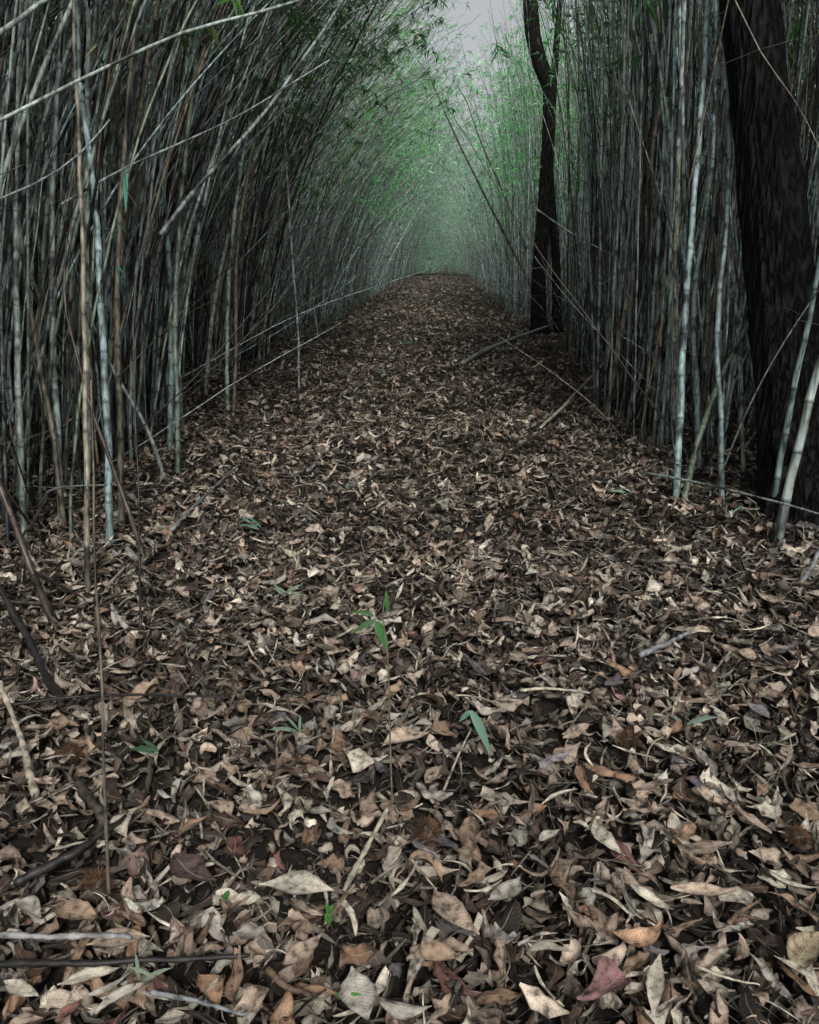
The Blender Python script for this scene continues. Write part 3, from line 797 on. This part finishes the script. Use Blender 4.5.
stick([(62, 702), (35, 650), (0, 582), (-30, 520)], 9, 'blackened', 'thick black stick slanting down from the left edge', [.02, .12, .32, .5])
stick([(36, 798), (18, 740), (-6, 680)], 8, 'pale', 'pale smooth stick slanting down at the left edge of the leaves', [.02, .06, .16])
stick([(-20, 600), (40, 602), (86, 605)], 5, 'dark', 'dark level stick pointing in from the left edge, above the black one')
stick([(0, 706), (80, 696), (150, 695), (232, 698)], 3.4, 'blackened', 'long thin black twig lying level at left', [.07] * 4)
stick([(14, 884), (60, 858), (100, 832), (128, 812)], 10, 'blackened', 'knobbly black branch lying diagonally at lower left', [.04, .05, .06, .05])
stick([(78, 782), (96, 812), (108, 836)], 11, 'dark', 'short rotten stub beside the whip-thin shoot')
stick([(-20, 936), (60, 937), (132, 939)], 6.5, 'ash', 'ash-grey bare stick lying level at the lower left edge', [.06] * 3, tip=.8)
stick([(-20, 963), (70, 962), (150, 959), (250, 955)], 7.5, 'blackened', 'long wet black stick lying level near the bottom left', [.06] * 4, tip=.7)
stick([(150, 992), (200, 1000), (248, 1013)], 5.5, 'grey', 'short grey-black stick near the bottom left, tilted down right', [.06] * 3)
stick([(268, 968), (285, 984), (310, 998)], 8, 'brown', 'stubby brown stick right of the long wet black stick', [.06] * 3)
stick([(344, 891), (366, 848), (388, 807)], 5.6, 'pale', 'straight pale peeled stick lying in the middle foreground', [.05, .06, .07], tip=.85, wob=.2)
stick([(444, 790), (458, 756), (472, 728)], 2.6, 'pale', 'thin stalk of the folded green leaf', [.04, .07, .12], wob=.2)
stick([(462, 363), (492, 348), (522, 336), (552, 325)], 3.8, 'grey', 'long grey cane lying across the right half of the far path', [.05, .06, .14, .25], tip=.7)
stick([(540, 428), (565, 405), (590, 378), (622, 345)], 3.0, 'pale', 'pale dead cane slanting out of the right thicket onto the path', [.04, .10, .25, .5], tip=.6)
stick([(505, 455), (560, 420), (610, 385), (665, 330)], 2.2, 'dark', 'thin dark cane slanting low out of the right thicket', [.04, .10, .28, .7], tip=.6)
stick([(172, 530), (200, 500), (238, 464)], 4, 'grey', 'grey stick lying on the leaves by the left thicket', [.05, .06, .07])
stick([(30, 515), (90, 500), (165, 488)], 3, 'dark', 'thin dark stick lying level beneath the left canes', [.06] * 3)
stick([(10, 560), (50, 580), (85, 600)], 3.6, 'blackened', 'dark stick lying aslant beneath the left canes', [.08, .07, .06])
stick([(192, 382), (215, 378), (248, 372)], 3, 'brown', 'small brown stick at the foot of the left thicket')
stick([(640, 656), (665, 642), (692, 628)], 6, 'grey', 'dull grey stick lying on the right half of the path')
stick([(762, 656), (790, 668), (822, 690)], 5.5, 'blackened', 'black stick lying at the right edge, sloping down right')
stick([(800, 586), (812, 566), (830, 536)], 6, 'grey', 'grey stick standing up at the right edge', [.02, .1, .25])
stick([(720, 484), (770, 500), (822, 510)], 3.2, 'brown', 'brown twig at the foot of the black trunk', [.03] * 3)
stick([(300, 352), (340, 355), (400, 360)], 2.2, 'dark', 'thin dark twig lying across the far path at left')
stick([(405, 768), (430, 785), (452, 800)][:0] or [(410, 858), (424, 875), (436, 890)], 2.6, 'pale', 'tiny pale twig right of the straight peeled stick', [.06] * 3)
stick([(728, 924), (745, 908), (760, 898)], 5, 'brown', 'short brown twig lying at lower right', [.06] * 3)
stick([(695, 965), (730, 978), (760, 985)], 3, 'pale', 'thin pale twig near the lower right', [.07] * 3)
stick([(520, 690), (550, 689), (590, 693)], 3.4, 'pale', 'straight pale sliver of cane lying level right of centre', [.06] * 3)
stick([(640, 560), (690, 566), (730, 572)], 3, 'dark', 'thin dark twig lying level on the right side')
stick([(498, 284), (504, 281), (510, 277)], 3, 'pale', 'small pale stick far down the path by the right canes', [.1, .15, .3])
stick([(375, 276), (430, 274), (470, 275)], 1.5, 'dark', 'fallen dark cane lying across the far end of the path', [.25, .15, .2])

# ------------------------------------------------------------------ chestnut burrs
def burr(px_, py_, r_, label, seed):
    g = np.random.default_rng(seed)
    loc = G(px_, py_, r_ * .6 + .035)
    n, S = 10, 16
    th = np.linspace(.05, np.pi - .05, n); a = np.linspace(0, 2 * np.pi, S, endpoint=False)
    T, Aa = np.meshgrid(th, a, indexing='ij')
    R = r_ * .72 * (1 + .12 * g.normal(0, 1, T.shape))
    V = np.stack([R * np.sin(T) * np.cos(Aa), R * np.sin(T) * np.sin(Aa), R * .8 * np.cos(T)], -1)
    i = np.arange(n * S).reshape(n, S)
    Q = np.stack([i[:-1], np.roll(i[:-1], -1, 1), np.roll(i[1:], -1, 1), i[1:]], -1).reshape(-1, 4)
    col = np.broadcast_to(np.array([.07, .04, .022]), (n * S, 3))
    me = mk_mesh('husk', V.reshape(-1, 3), Q, col, np.zeros((n * S, 2)), M_STK)
    root = link('chestnut_burr', me, loc=loc); tag(root, label, 'chestnut burr', 'spiny chestnut burrs among the leaves')
    m = 620
    d = g.normal(0, 1, (m, 3)); d /= np.linalg.norm(d, axis=1, keepdims=True)
    p0 = d * r_ * .68 * np.array([1, 1, .8]); p1 = p0 + (d + g.normal(0, .35, (m, 3))) * r_ * .5
    C = np.stack([p0, p1], 1)
    cc = np.broadcast_to((np.array([.17, .095, .05]) * g.uniform(.5, 1.4, (m, 1)))[:, None], (m, 2, 3))
    V, Q, c, u = tubes(C, np.broadcast_to([r_ * .022, r_ * .004], (m, 2)), 3, cc)
    link('spines', mk_mesh('spines', V, Q, c, u, M_STK), root)
burr(72, 752, .032, 'brown spiny chestnut burr beside the rotten stub at left', 1)
burr(98, 884, .036, 'brown spiny burr half buried below the knobbly black branch', 2)
burr(428, 832, .034, 'dark spiny burr in the hollow right of the straight peeled stick', 3)
burr(628, 738, .030, 'dark spiny burr on the right half of the path', 4)
burr(798, 836, .030, 'spiny burr by the right edge of the leaves', 5)

# ------------------------------------------------------------------ foreground leaves, one object each
LC = {'tan': (.50, .385, .29), 'pale cream': (.66, .60, .48), 'orange-brown': (.36, .22, .135), 'grey-tan': (.48, .44, .38), 'dark brown': (.09, .055, .036),
      'reddish': (.26, .12, .10), 'purple-grey': (.14, .125, .135), 'light brown': (.40, .28, .19), 'black-brown': (.045, .03, .024)}
LN = list(LC); LWt = np.array([20, 11, 9, 14, 9, 4, 4, 17, 5], float); LWt /= LWt.sum()

def one_leaf(px_, py_, L, Wr, col, label, yaw=None, k1=0., k2=.4, tx_=0., ty_=0., crump=.012, sharp=.85, lift=.055, g=None, br=1.0, name='fallen_leaf', cat='leaf', mat=None, torn=.0, group='large fallen leaves in the foreground', rgb=None):
    g = g or np.random.default_rng(int(px_ * 13 + py_))
    loc = G(px_, py_, lift)
    yaw = g.uniform(0, 6.28) if yaw is None else yaw
    c = np.array(rgb if rgb else LC[col]) * br
    c = (.95 * c + .05 * c.mean()) * .92
    a1 = lambda v: np.array([float(v)])
    V, Q, C, U = leaves(np.zeros((1, 3)), a1(L), a1(Wr), 15, 9, a1(yaw), a1(tx_), a1(ty_), a1(k1), a1(k2), a1(crump), c[None], a1(sharp), edge=.05, r=g, torn=torn)
    gx = V[:, 0] + loc[0]; gy = V[:, 1] + loc[1]
    mn = (V[:, 2] + loc[2] - gh(gx, gy)).min()
    if mn < .012: V[:, 2] += .012 - mn
    o = link(name, mk_mesh(name, V, Q, C, U, mat or M_LIT), loc=loc)
    return tag(o, label, cat, group)

def img_yaw(x0, y0, x1, y1):
    a, b2 = G(x0, y0), G(x1, y1); v = b2 - a
    return math.atan2(v[1], v[0]), float(np.hypot(v[0], v[1]))

def feat(x0, y0, x1, y1, wr, col, label, **kw):
    yw, L = img_yaw(x0, y0, x1, y1)
    kw.setdefault('lift', .085)
    return one_leaf((x0 + x1) / 2, (y0 + y1) / 2, L * 1.02, wr, col, label, yaw=yw, **kw)

feat(262, 884, 332, 884, .42, 'pale cream', 'pale cream lance-shaped leaf lying flat below the straight peeled stick', k2=.3, crump=.004, br=1.0)
feat(582, 1003, 624, 974, .6, 'reddish', 'pinkish-red crumpled leaf near the bottom, right of centre', k2=.9, crump=.03, br=1.1, rgb=(.25, .13, .13), torn=.8)
feat(788, 968, 826, 925, .42, 'pale cream', 'large yellow-edged cream leaf in the bottom right corner', k2=1.0, crump=.006, br=1.0, rgb=(.50, .41, .26))
feat(776, 958, 822, 982, .22, 'pale cream', 'narrow cream leaf below the yellow-edged one at bottom right', k2=.8, crump=.004)
feat(652, 1012, 658, 955, .24, 'pale cream', 'long narrow pale leaf standing on end at lower right', k2=.6, crump=.004)
feat(588, 820, 616, 858, .38, 'pale cream', 'pale boat-shaped leaf right of centre, tip down', k2=1.0, crump=.006)
feat(540, 840, 560, 828, .4, 'grey-tan', 'small pale grey leaf left of the boat-shaped one', k2=.4)
feat(632, 890, 675, 914, .3, 'pale cream', 'curled pale leaf like a crescent at lower right', k1=1.4, k2=1.0, crump=.006)
feat(672, 892, 736, 893, .3, 'tan', 'long tan leaf with a curled pink stem end at lower right', k1=.6, k2=.8, br=1.1)
feat(615, 945, 668, 938, .42, 'orange-brown', 'orange-brown ribbed leaf arched up at lower right', k1=1.6, k2=.9, br=1.5)
feat(375, 1005, 430, 1008, .4, 'grey-tan', 'ribbed khaki leaf curled like a shell at the bottom centre', k1=.8, k2=-1.3, crump=.008, br=.85)
feat(350, 970, 365, 1015, .6, 'grey-tan', 'pale silvery leaf with a blunt tip at the bottom centre', k2=.5, br=1.15)
feat(380, 742, 424, 730, .5, 'tan', 'broad sandy leaf lying flat in the middle of the path', k2=.25, crump=.015, br=1.15)
feat(495, 905, 525, 880, .55, 'grey-tan', 'pale folded leaf right of the hollow in the foreground', k2=.9)
feat(430, 895, 470, 935, .5, 'tan', 'tan leaf with upturned sides below the dark hollow', k2=1.1, br=1.1)
feat(413, 940, 450, 965, .5, 'light brown', 'broad light brown leaf beside the tan upturned one', k2=.5, br=1.2)
feat(60, 985, 120, 965, .3, 'pale cream', 'cream pointed leaf under the long wet black stick', k2=.4, br=1.0)
feat(92, 1010, 152, 975, .2, 'grey-tan', 'silvery grey lance-shaped leaf crossing another at bottom left', k2=.3, br=1.15, crump=.003)
feat(88, 1000, 130, 975, .2, 'grey-tan', 'silvery grey narrow leaf beneath the other crossing one', k2=.3, br=1.05, crump=.003)
feat(50, 906, 96, 918, .5, 'light brown', 'light brown leaf beside the half buried burr', k2=.6)
feat(90, 945, 148, 932, .42, 'tan', 'tan ribbed leaf between the two level sticks', k2=.4, br=1.05)
feat(170, 860, 208, 882, .55, 'dark brown', 'dark purple-brown leaf with a pointed tip at lower left', k2=.6, rgb=(.10, .065, .065))
feat(18, 895, 42, 920, .55, 'grey-tan', 'pale papery oval leaf under the knobbly black branch', k2=1.1)
feat(112, 835, 130, 805, .42, 'pale cream', 'pale wedge-shaped leaf at the end of the knobbly black branch', k2=.5)
feat(5, 985, 38, 995, .35, 'pale cream', 'small cream leaf at the bottom left edge', k2=.5)
feat(205, 975, 222, 1005, .5, 'orange-brown', 'rusty ribbed leaf near the short grey-black stick', k2=.6, br=1.2)
feat(58, 1022, 82, 1000, .5, 'reddish', 'reddish-brown leaf at the bottom left edge of the picture', k2=.8)
feat(288, 965, 322, 935, .5, 'tan', 'tan broad leaf left of the tiny green sprout', k2=.5)
feat(690, 775, 700, 790, .5, 'purple-grey', 'purple-grey smooth leaf at right', k2=.7, rgb=(.16, .14, .2))
feat(748, 700, 770, 720, .5, 'grey-tan', 'pale lavender-grey leaf near the right edge', k2=.5, rgb=(.3, .27, .3))
feat(0, 1030, 40, 1012, .4, 'tan', 'tan leaf cut by the bottom left corner', k2=.5)

gl = np.random.default_rng(77)
pts = []
tries = 0
while len(pts) < 262 and tries < 20000:
    tries += 1
    y_ = 560 + 470 * gl.random() ** .8; x_ = gl.uniform(5, 815)
    md = 9 + 21 * (y_ - 560) / 470
    if all((x_ - q[0]) ** 2 + ((y_ - q[1]) * 1.4) ** 2 > md * md for q in pts): pts.append((x_, y_))
def lw(x, y):
    marks = [((90, 890), 'near the burr under the black branch'), ((110, 700), 'by the whip-thin shoot'), ((366, 850), 'near the straight peeled stick'), ((475, 735), 'near the folded green leaf'),
             ((388, 640), 'by the small green bamboo shoot'), ((330, 920), 'beside the tiny green sprout'), ((430, 840), 'around the dark hollow'), ((600, 985), 'near the pinkish-red leaf'), ((800, 950), 'in the lower right corner'),
             ((120, 960), 'near the two level sticks'), ((665, 642), 'near the dull grey stick'), ((790, 672), 'by the black stick at right'), ((628, 738), 'by the burr on the right'), ((600, 840), 'near the boat-shaped leaf'),
             ((40, 740), 'by the pale slanting stick'), ((220, 760), 'on the left part of the path'), ((240, 600), 'beyond the long thin black twig'), ((560, 600), 'on the far right part of the leaves'), ((720, 820), 'left of the right-edge burr'),
             ((500, 1000), 'at the bottom centre'), ((700, 580), 'before the black trunk'), ((250, 850), 'left of the cream lance-shaped leaf')]
    return min(marks, key=lambda m: (m[0][0] - x) ** 2 + (m[0][1] - y) ** 2)[1]
for (x_, y_) in pts:
    c = LN[gl.choice(len(LN), p=LWt)]
    t = gl.random()
    if t < .5: shp, L, Wr, sh = 'long toothed', gl.uniform(.09, .15), gl.uniform(.3, .45), .85
    elif t < .75: shp, L, Wr, sh = 'short oval', gl.uniform(.06, .1), gl.uniform(.5, .68), .75
    else: shp, L, Wr, sh = 'narrow lance-shaped', gl.uniform(.09, .17), gl.uniform(.12, .2), .7
    k1 = gl.normal(0, .9); k2 = gl.normal(0, 1.0)
    form = 'rolled-up' if abs(k2) > 1.5 else 'arched' if abs(k1) > 1.1 else 'cupped' if abs(k2) > .8 else 'flat' if abs(k2) < .3 and abs(k1) < .5 else 'gently curled'
    one_leaf(x_, y_, L, Wr, c, f'{form} {shp} {c} leaf {lw(x_, y_)}', k1=k1, k2=k2, tx_=gl.normal(0, .3), ty_=gl.normal(0, .22), crump=.012 + abs(gl.normal(0, .035)),
             sharp=sh, lift=gl.uniform(.045, .075), g=np.random.default_rng(int(gl.integers(1e9))), br=gl.uniform(.5, 1.05), torn=.65)

# ------------------------------------------------------------------ green things
def blades(root_name, label, cat, base_px, blades_, stem=None, stem_w=2.5, rgb=(.06, .2, .05), stem_rgb=(.12, .12, .08)):
    b = G(*base_px)
    root = link(root_name, None, loc=b); tag(root, label, cat)
    if stem:
        pts_ = np.array([b] + [G(p[0], p[1], p[2]) if len(p) == 3 and p[2] < 1 and False else P(p[0], p[1], depth_of(b)) for p in stem])
        C = catmull(pts_, 16) - b
        R = stem_w / 2 / F * depth_of(b)
        V, Q, c, u = tubes(C[None], (R * np.linspace(1, .6, 16))[None], 6, np.broadcast_to(np.array(stem_rgb), (1, 16, 3)))
        link('stem', mk_mesh('stem', V, Q, c, u, M_STK), root)
    for (x0, y0, x1, y1, wr, dd_) in blades_:
        d0 = depth_of(b) + dd_
        p0, p1 = P(x0, y0, d0), P(x1, y1, d0)
        L = np.linalg.norm(p1 - p0); n = 9
        t = np.linspace(0, 1, n)[:, None]
        mid = p0 + (p1 - p0) * t + np.array([0, 0, 1]) * (np.sin(np.pi * t) * L * .08)
        vd = np.array([0, 0, CH]) - (p0 + p1) / 2; vd /= np.linalg.norm(vd)
        sd = np.cross(p1 - p0, vd + np.array([.3, .2, .3])); sd /= np.linalg.norm(sd)
        w = (np.sin(np.pi * np.clip(t, .03, .985) ** .7) ** .8) * L * wr / 2
        nrm = np.cross(sd, p1 - p0); nrm /= np.linalg.norm(nrm)
        V = np.stack([mid - sd * w, mid + nrm * w * .25, mid + sd * w], 1).reshape(-1, 3) - b
        i = np.arange(n * 3).reshape(n, 3)
        Q = np.stack([i[:-1, :-1], i[1:, :-1], i[1:, 1:], i[:-1, 1:]], -1).reshape(-1, 4)
        g = np.random.default_rng(int(x0 + y0))
        link('leaf', mk_mesh('leaf', V, Q, np.broadcast_to(np.array(rgb) * g.uniform(.8, 1.2), (n * 3, 3)), None, M_GRN), root)
    return root
blades('bamboo_seedling', 'spindly bamboo seedling with a few green leaves standing mid path', 'seedling', (393, 826),
       [(376, 622, 388, 652, .34, 0), (376, 620, 352, 634, .2, .03), (374, 616, 352, 612, .2, 0), (388, 612, 386, 590, .22, 0)], [(390, 740), (388, 660), (383, 618), (386, 592)], 2.2, (.05, .17, .04))
blades('folded_leaf', 'pale blue-green bamboo leaf folded over like a roof, standing on the path', 'leaf', (474, 738),
       [(471, 711, 491, 756, .2, -.17), (472, 711, 459, 722, .34, -.12)], None, rgb=(.16, .30, .22))
blades('green_sprout', 'tiny bright green sprout below the cream lance-shaped leaf', 'sprout', (329, 926),
       [(328, 910, 326, 902, .5, -.1), (328, 914, 333, 905, .5, -.1), (328, 920, 332, 914, .5, -.1), (328, 922, 325, 913, .5, -.1), (329, 925, 331, 919, .5, -.1)], [(328, 915), (328, 908)], 1.6, (.05, .20, .035))
blades('green_sprout', 'small bright green leaf on the ground at the bottom centre', 'sprout', (345, 998),
       [(336, 993, 344, 1000, .5, -.1), (346, 996, 362, 995, .26, -.1)], None, rgb=(.06, .22, .035))
blades('green_sprout', 'single green shoot tip poking up left of the cream lance-shaped leaf', 'sprout', (227, 900),
       [(224, 900, 229, 890, .5, -.1)], None, rgb=(.05, .18, .03))
gi = 0
for (x_, y_, n_, lab, rgb) in [(160, 757, 3, 'dark green leaf pair lying on the leaves at left', (.035, .10, .05)), (284, 600, 6, 'tuft of pale green dead bamboo leaves lying left of the seedling', (.20, .27, .19)),
        (340, 492, 4, 'small pale green bamboo leaf spray lying at mid path', (.12, .22, .15)), (258, 532, 4, 'pale green bamboo leaf spray near the left thicket', (.12, .24, .18)),
        (621, 496, 2, 'pale jade leaf standing on the right half of the path', (.20, .38, .26)), (730, 518, 2, 'jade green leaf lying near the foot of the black trunk', (.12, .26, .18)),
        (690, 730, 3, 'slim blue-green leaf at the right side of the path', (.18, .27, .23)), (40, 452, 5, 'low green plant growing among the left canes', (.05, .17, .10)), (300, 735, 3, 'pale green leaf stub left of the broad sandy leaf', (.2, .32, .24)),
        (405, 345, 9, 'sparse green grass sprig growing in the far path', (.06, .12, .06)), (505, 352, 8, 'sparse green sprig by the long grey cane on the far path', (.06, .12, .07)), (380, 375, 6, 'small green sprig on the path left of centre', (.06, .13, .06)),
        (145, 985, 3, 'greyish green leaves lying on the silvery ones at bottom left', (.28, .33, .25))]:
    g = np.random.default_rng(x_); s = 9 + 24 * max(0, (y_ - 330)) / 500
    bl = []
    for k in range(n_):
        a = g.uniform(0, 6.28); l = s * g.uniform(.6, 1.3)
        x0 = x_ + g.uniform(-.3, .3) * s; y0 = y_ - 2 + g.uniform(-.2, .1) * s
        bl.append((x0, y0, x0 + l * math.cos(a), y0 - abs(l * .55 * math.sin(a)) , .15, -.05))
    blades('ground_leaf_spray', lab, 'green leaves', (x_, y_ + 2), bl, None, rgb=rgb)
# leaf clusters hanging in the thicket close to the camera
def spray(x_, y_, d_, n_, s, lab, rgb, down=True):
    g = np.random.default_rng(int(x_ * 3 + y_))
    b = P(x_, y_, d_); root = link('leafy_twig', None, loc=b); tag(root, lab, 'leafy twig', 'leafy twigs hanging among the canes')
    pts_ = np.array([b, P(x_ + g.uniform(-1, 1) * s * .5, y_ - s * .8, d_), P(x_ + g.uniform(-1, 1) * s, y_ - s * 1.8, d_ + .1)])
    C = catmull(pts_, 12) - b
    V, Q, c, u = tubes(C[None], np.full((1, 12), .0016), 4, np.full((1, 12, 3), .09))
    link('stem', mk_mesh('stem', V, Q, c, u, M_STK), root)
    for k in range(n_):
        t = g.integers(0, 11); p0 = C[t]
        a = g.uniform(-2.6, .1) if down else g.uniform(-3, 3); l = s / F * d_ * g.uniform(.6, 1.15)
        dr = RGT * math.cos(a) + UPV * math.sin(a) * 1.0 + FWD * g.normal(0, .4); dr /= np.linalg.norm(dr)
        p1 = p0 + dr * l; sd = np.cross(dr, -FWD + g.normal(0, .5, 3)); sd /= np.linalg.norm(sd)
        nn_ = 7; tt_ = np.linspace(0, 1, nn_)[:, None]
        mid = p0 + (p1 - p0) * tt_ - np.array([0, 0, 1]) * tt_ ** 2 * l * .2
        w = np.sin(np.pi * np.clip(tt_, .03, .985) ** .7) ** .8 * l * .075
        V = np.stack([mid - sd * w, mid + sd * w], 1).reshape(-1, 3)
        i = np.arange(nn_ * 2).reshape(nn_, 2)
        Q = np.stack([i[:-1, 0], i[1:, 0], i[1:, 1], i[:-1, 1]], -1)
        link('leaf', mk_mesh('leaf', V, Q, np.broadcast_to(np.array(rgb) * g.uniform(.7, 1.3), (nn_ * 2, 3)), None, M_GRN), root)
spray(115, 0, 3.4, 3, 22, 'bright green leaves hanging in at the top left', (.10, .34, .04))
spray(232, 2, 4.0, 5, 20, 'green leaves hanging in at the top, above the pale diagonal cane', (.07, .26, .03))
spray(137, 208, 3.6, 1, 36, 'single pale jade leaf hanging among the left canes', (.14, .42, .30))
spray(120, 250, 4.2, 3, 18, 'small dark green leaves low among the left canes', (.04, .2, .05))
spray(116, 270, 4.2, 2, 16, 'small blue-green leaves low among the left canes', (.05, .24, .16))
spray(97, 45, 3.5, 1, 18, 'single yellow-brown withered leaf caught at upper left', (.35, .26, .10))
spray(650, 8, 6.0, 8, 24, 'cluster of bright green leaves at the top of the right thicket', (.10, .30, .06))
spray(790, 60, 6.6, 7, 26, 'green leaf cluster right of the thick black trunk', (.07, .28, .05))
spray(783, 45, 6.6, 5, 24, 'upper green leaf cluster right of the thick black trunk', (.08, .28, .08))
spray(668, 110, 6.5, 9, 20, 'dark leafy knot where the leaning canes cross on the right', (.04, .12, .05))
spray(658, 100, 6.4, 6, 18, 'grey-green leaves above the crossing canes on the right', (.10, .18, .13))
spray(575, 185, 8.5, 4, 15, 'light green leaves right of the slim crooked tree', (.12, .30, .14))
spray(572, 210, 8.5, 3, 12, 'small pale leaves below the light green ones right of the slim tree', (.16, .30, .24))
spray(705, 90, 6.0, 4, 20, 'blue-green leaves beside the stout blue-grey cane', (.06, .18, .13))
spray(560, 20, 9, 9, 18, 'leafy sprig at the top right of the slim crooked tree', (.07, .20, .09))
spray(690, 40, 6.5, 10, 22, 'mixed green leaves at the upper right before the black trunk', (.08, .22, .06))
spray(505, 60, 12, 10, 14, 'thin leafy twig against the sky left of the slim crooked tree', (.06, .22, .10))

# ------------------------------------------------------------------ light and sky
EL, ROT = math.radians(42), math.radians(168)
w = bpy.data.worlds.new('World'); sc.world = w; w.use_nodes = True
nt = w.node_tree; ns, lk = nt.nodes, nt.links; ns.clear()
sky = ns.new('ShaderNodeTexSky'); sky.sky_type = 'NISHITA'; sky.sun_disc = False
sky.sun_elevation = EL; sky.sun_rotation = ROT; sky.dust_density = 4; sky.air_density = 1.2
hs = ns.new('ShaderNodeHueSaturation'); hs.inputs['Saturation'].default_value = .22
bg = ns.new('ShaderNodeBackground'); bg.inputs[1].default_value = .12
wo = ns.new('ShaderNodeOutputWorld')
lk.new(sky.outputs[0], hs.inputs['Color']); lk.new(hs.outputs[0], bg.inputs[0]); lk.new(bg.outputs[0], wo.inputs[0])
sl = bpy.data.lights.new('sun', 'SUN'); sl.energy = 2.0; sl.angle = math.radians(8); sl.color = (1, .97, .92)
so = link('sun', sl, loc=(0, 0, 20))
dv = Vector((math.sin(ROT) * math.cos(EL), math.cos(ROT) * math.cos(EL), math.sin(EL)))
so.rotation_euler = dv.to_track_quat('Z', 'Y').to_euler()

sc.view_settings.view_transform = 'Standard'
sc.view_settings.look = 'None'
sc.view_settings.exposure = 0
sc.cycles.max_bounces = 5
sc.cycles.diffuse_bounces = 1
sc.cycles.transmission_bounces = 4
sc.cycles.use_denoising = True
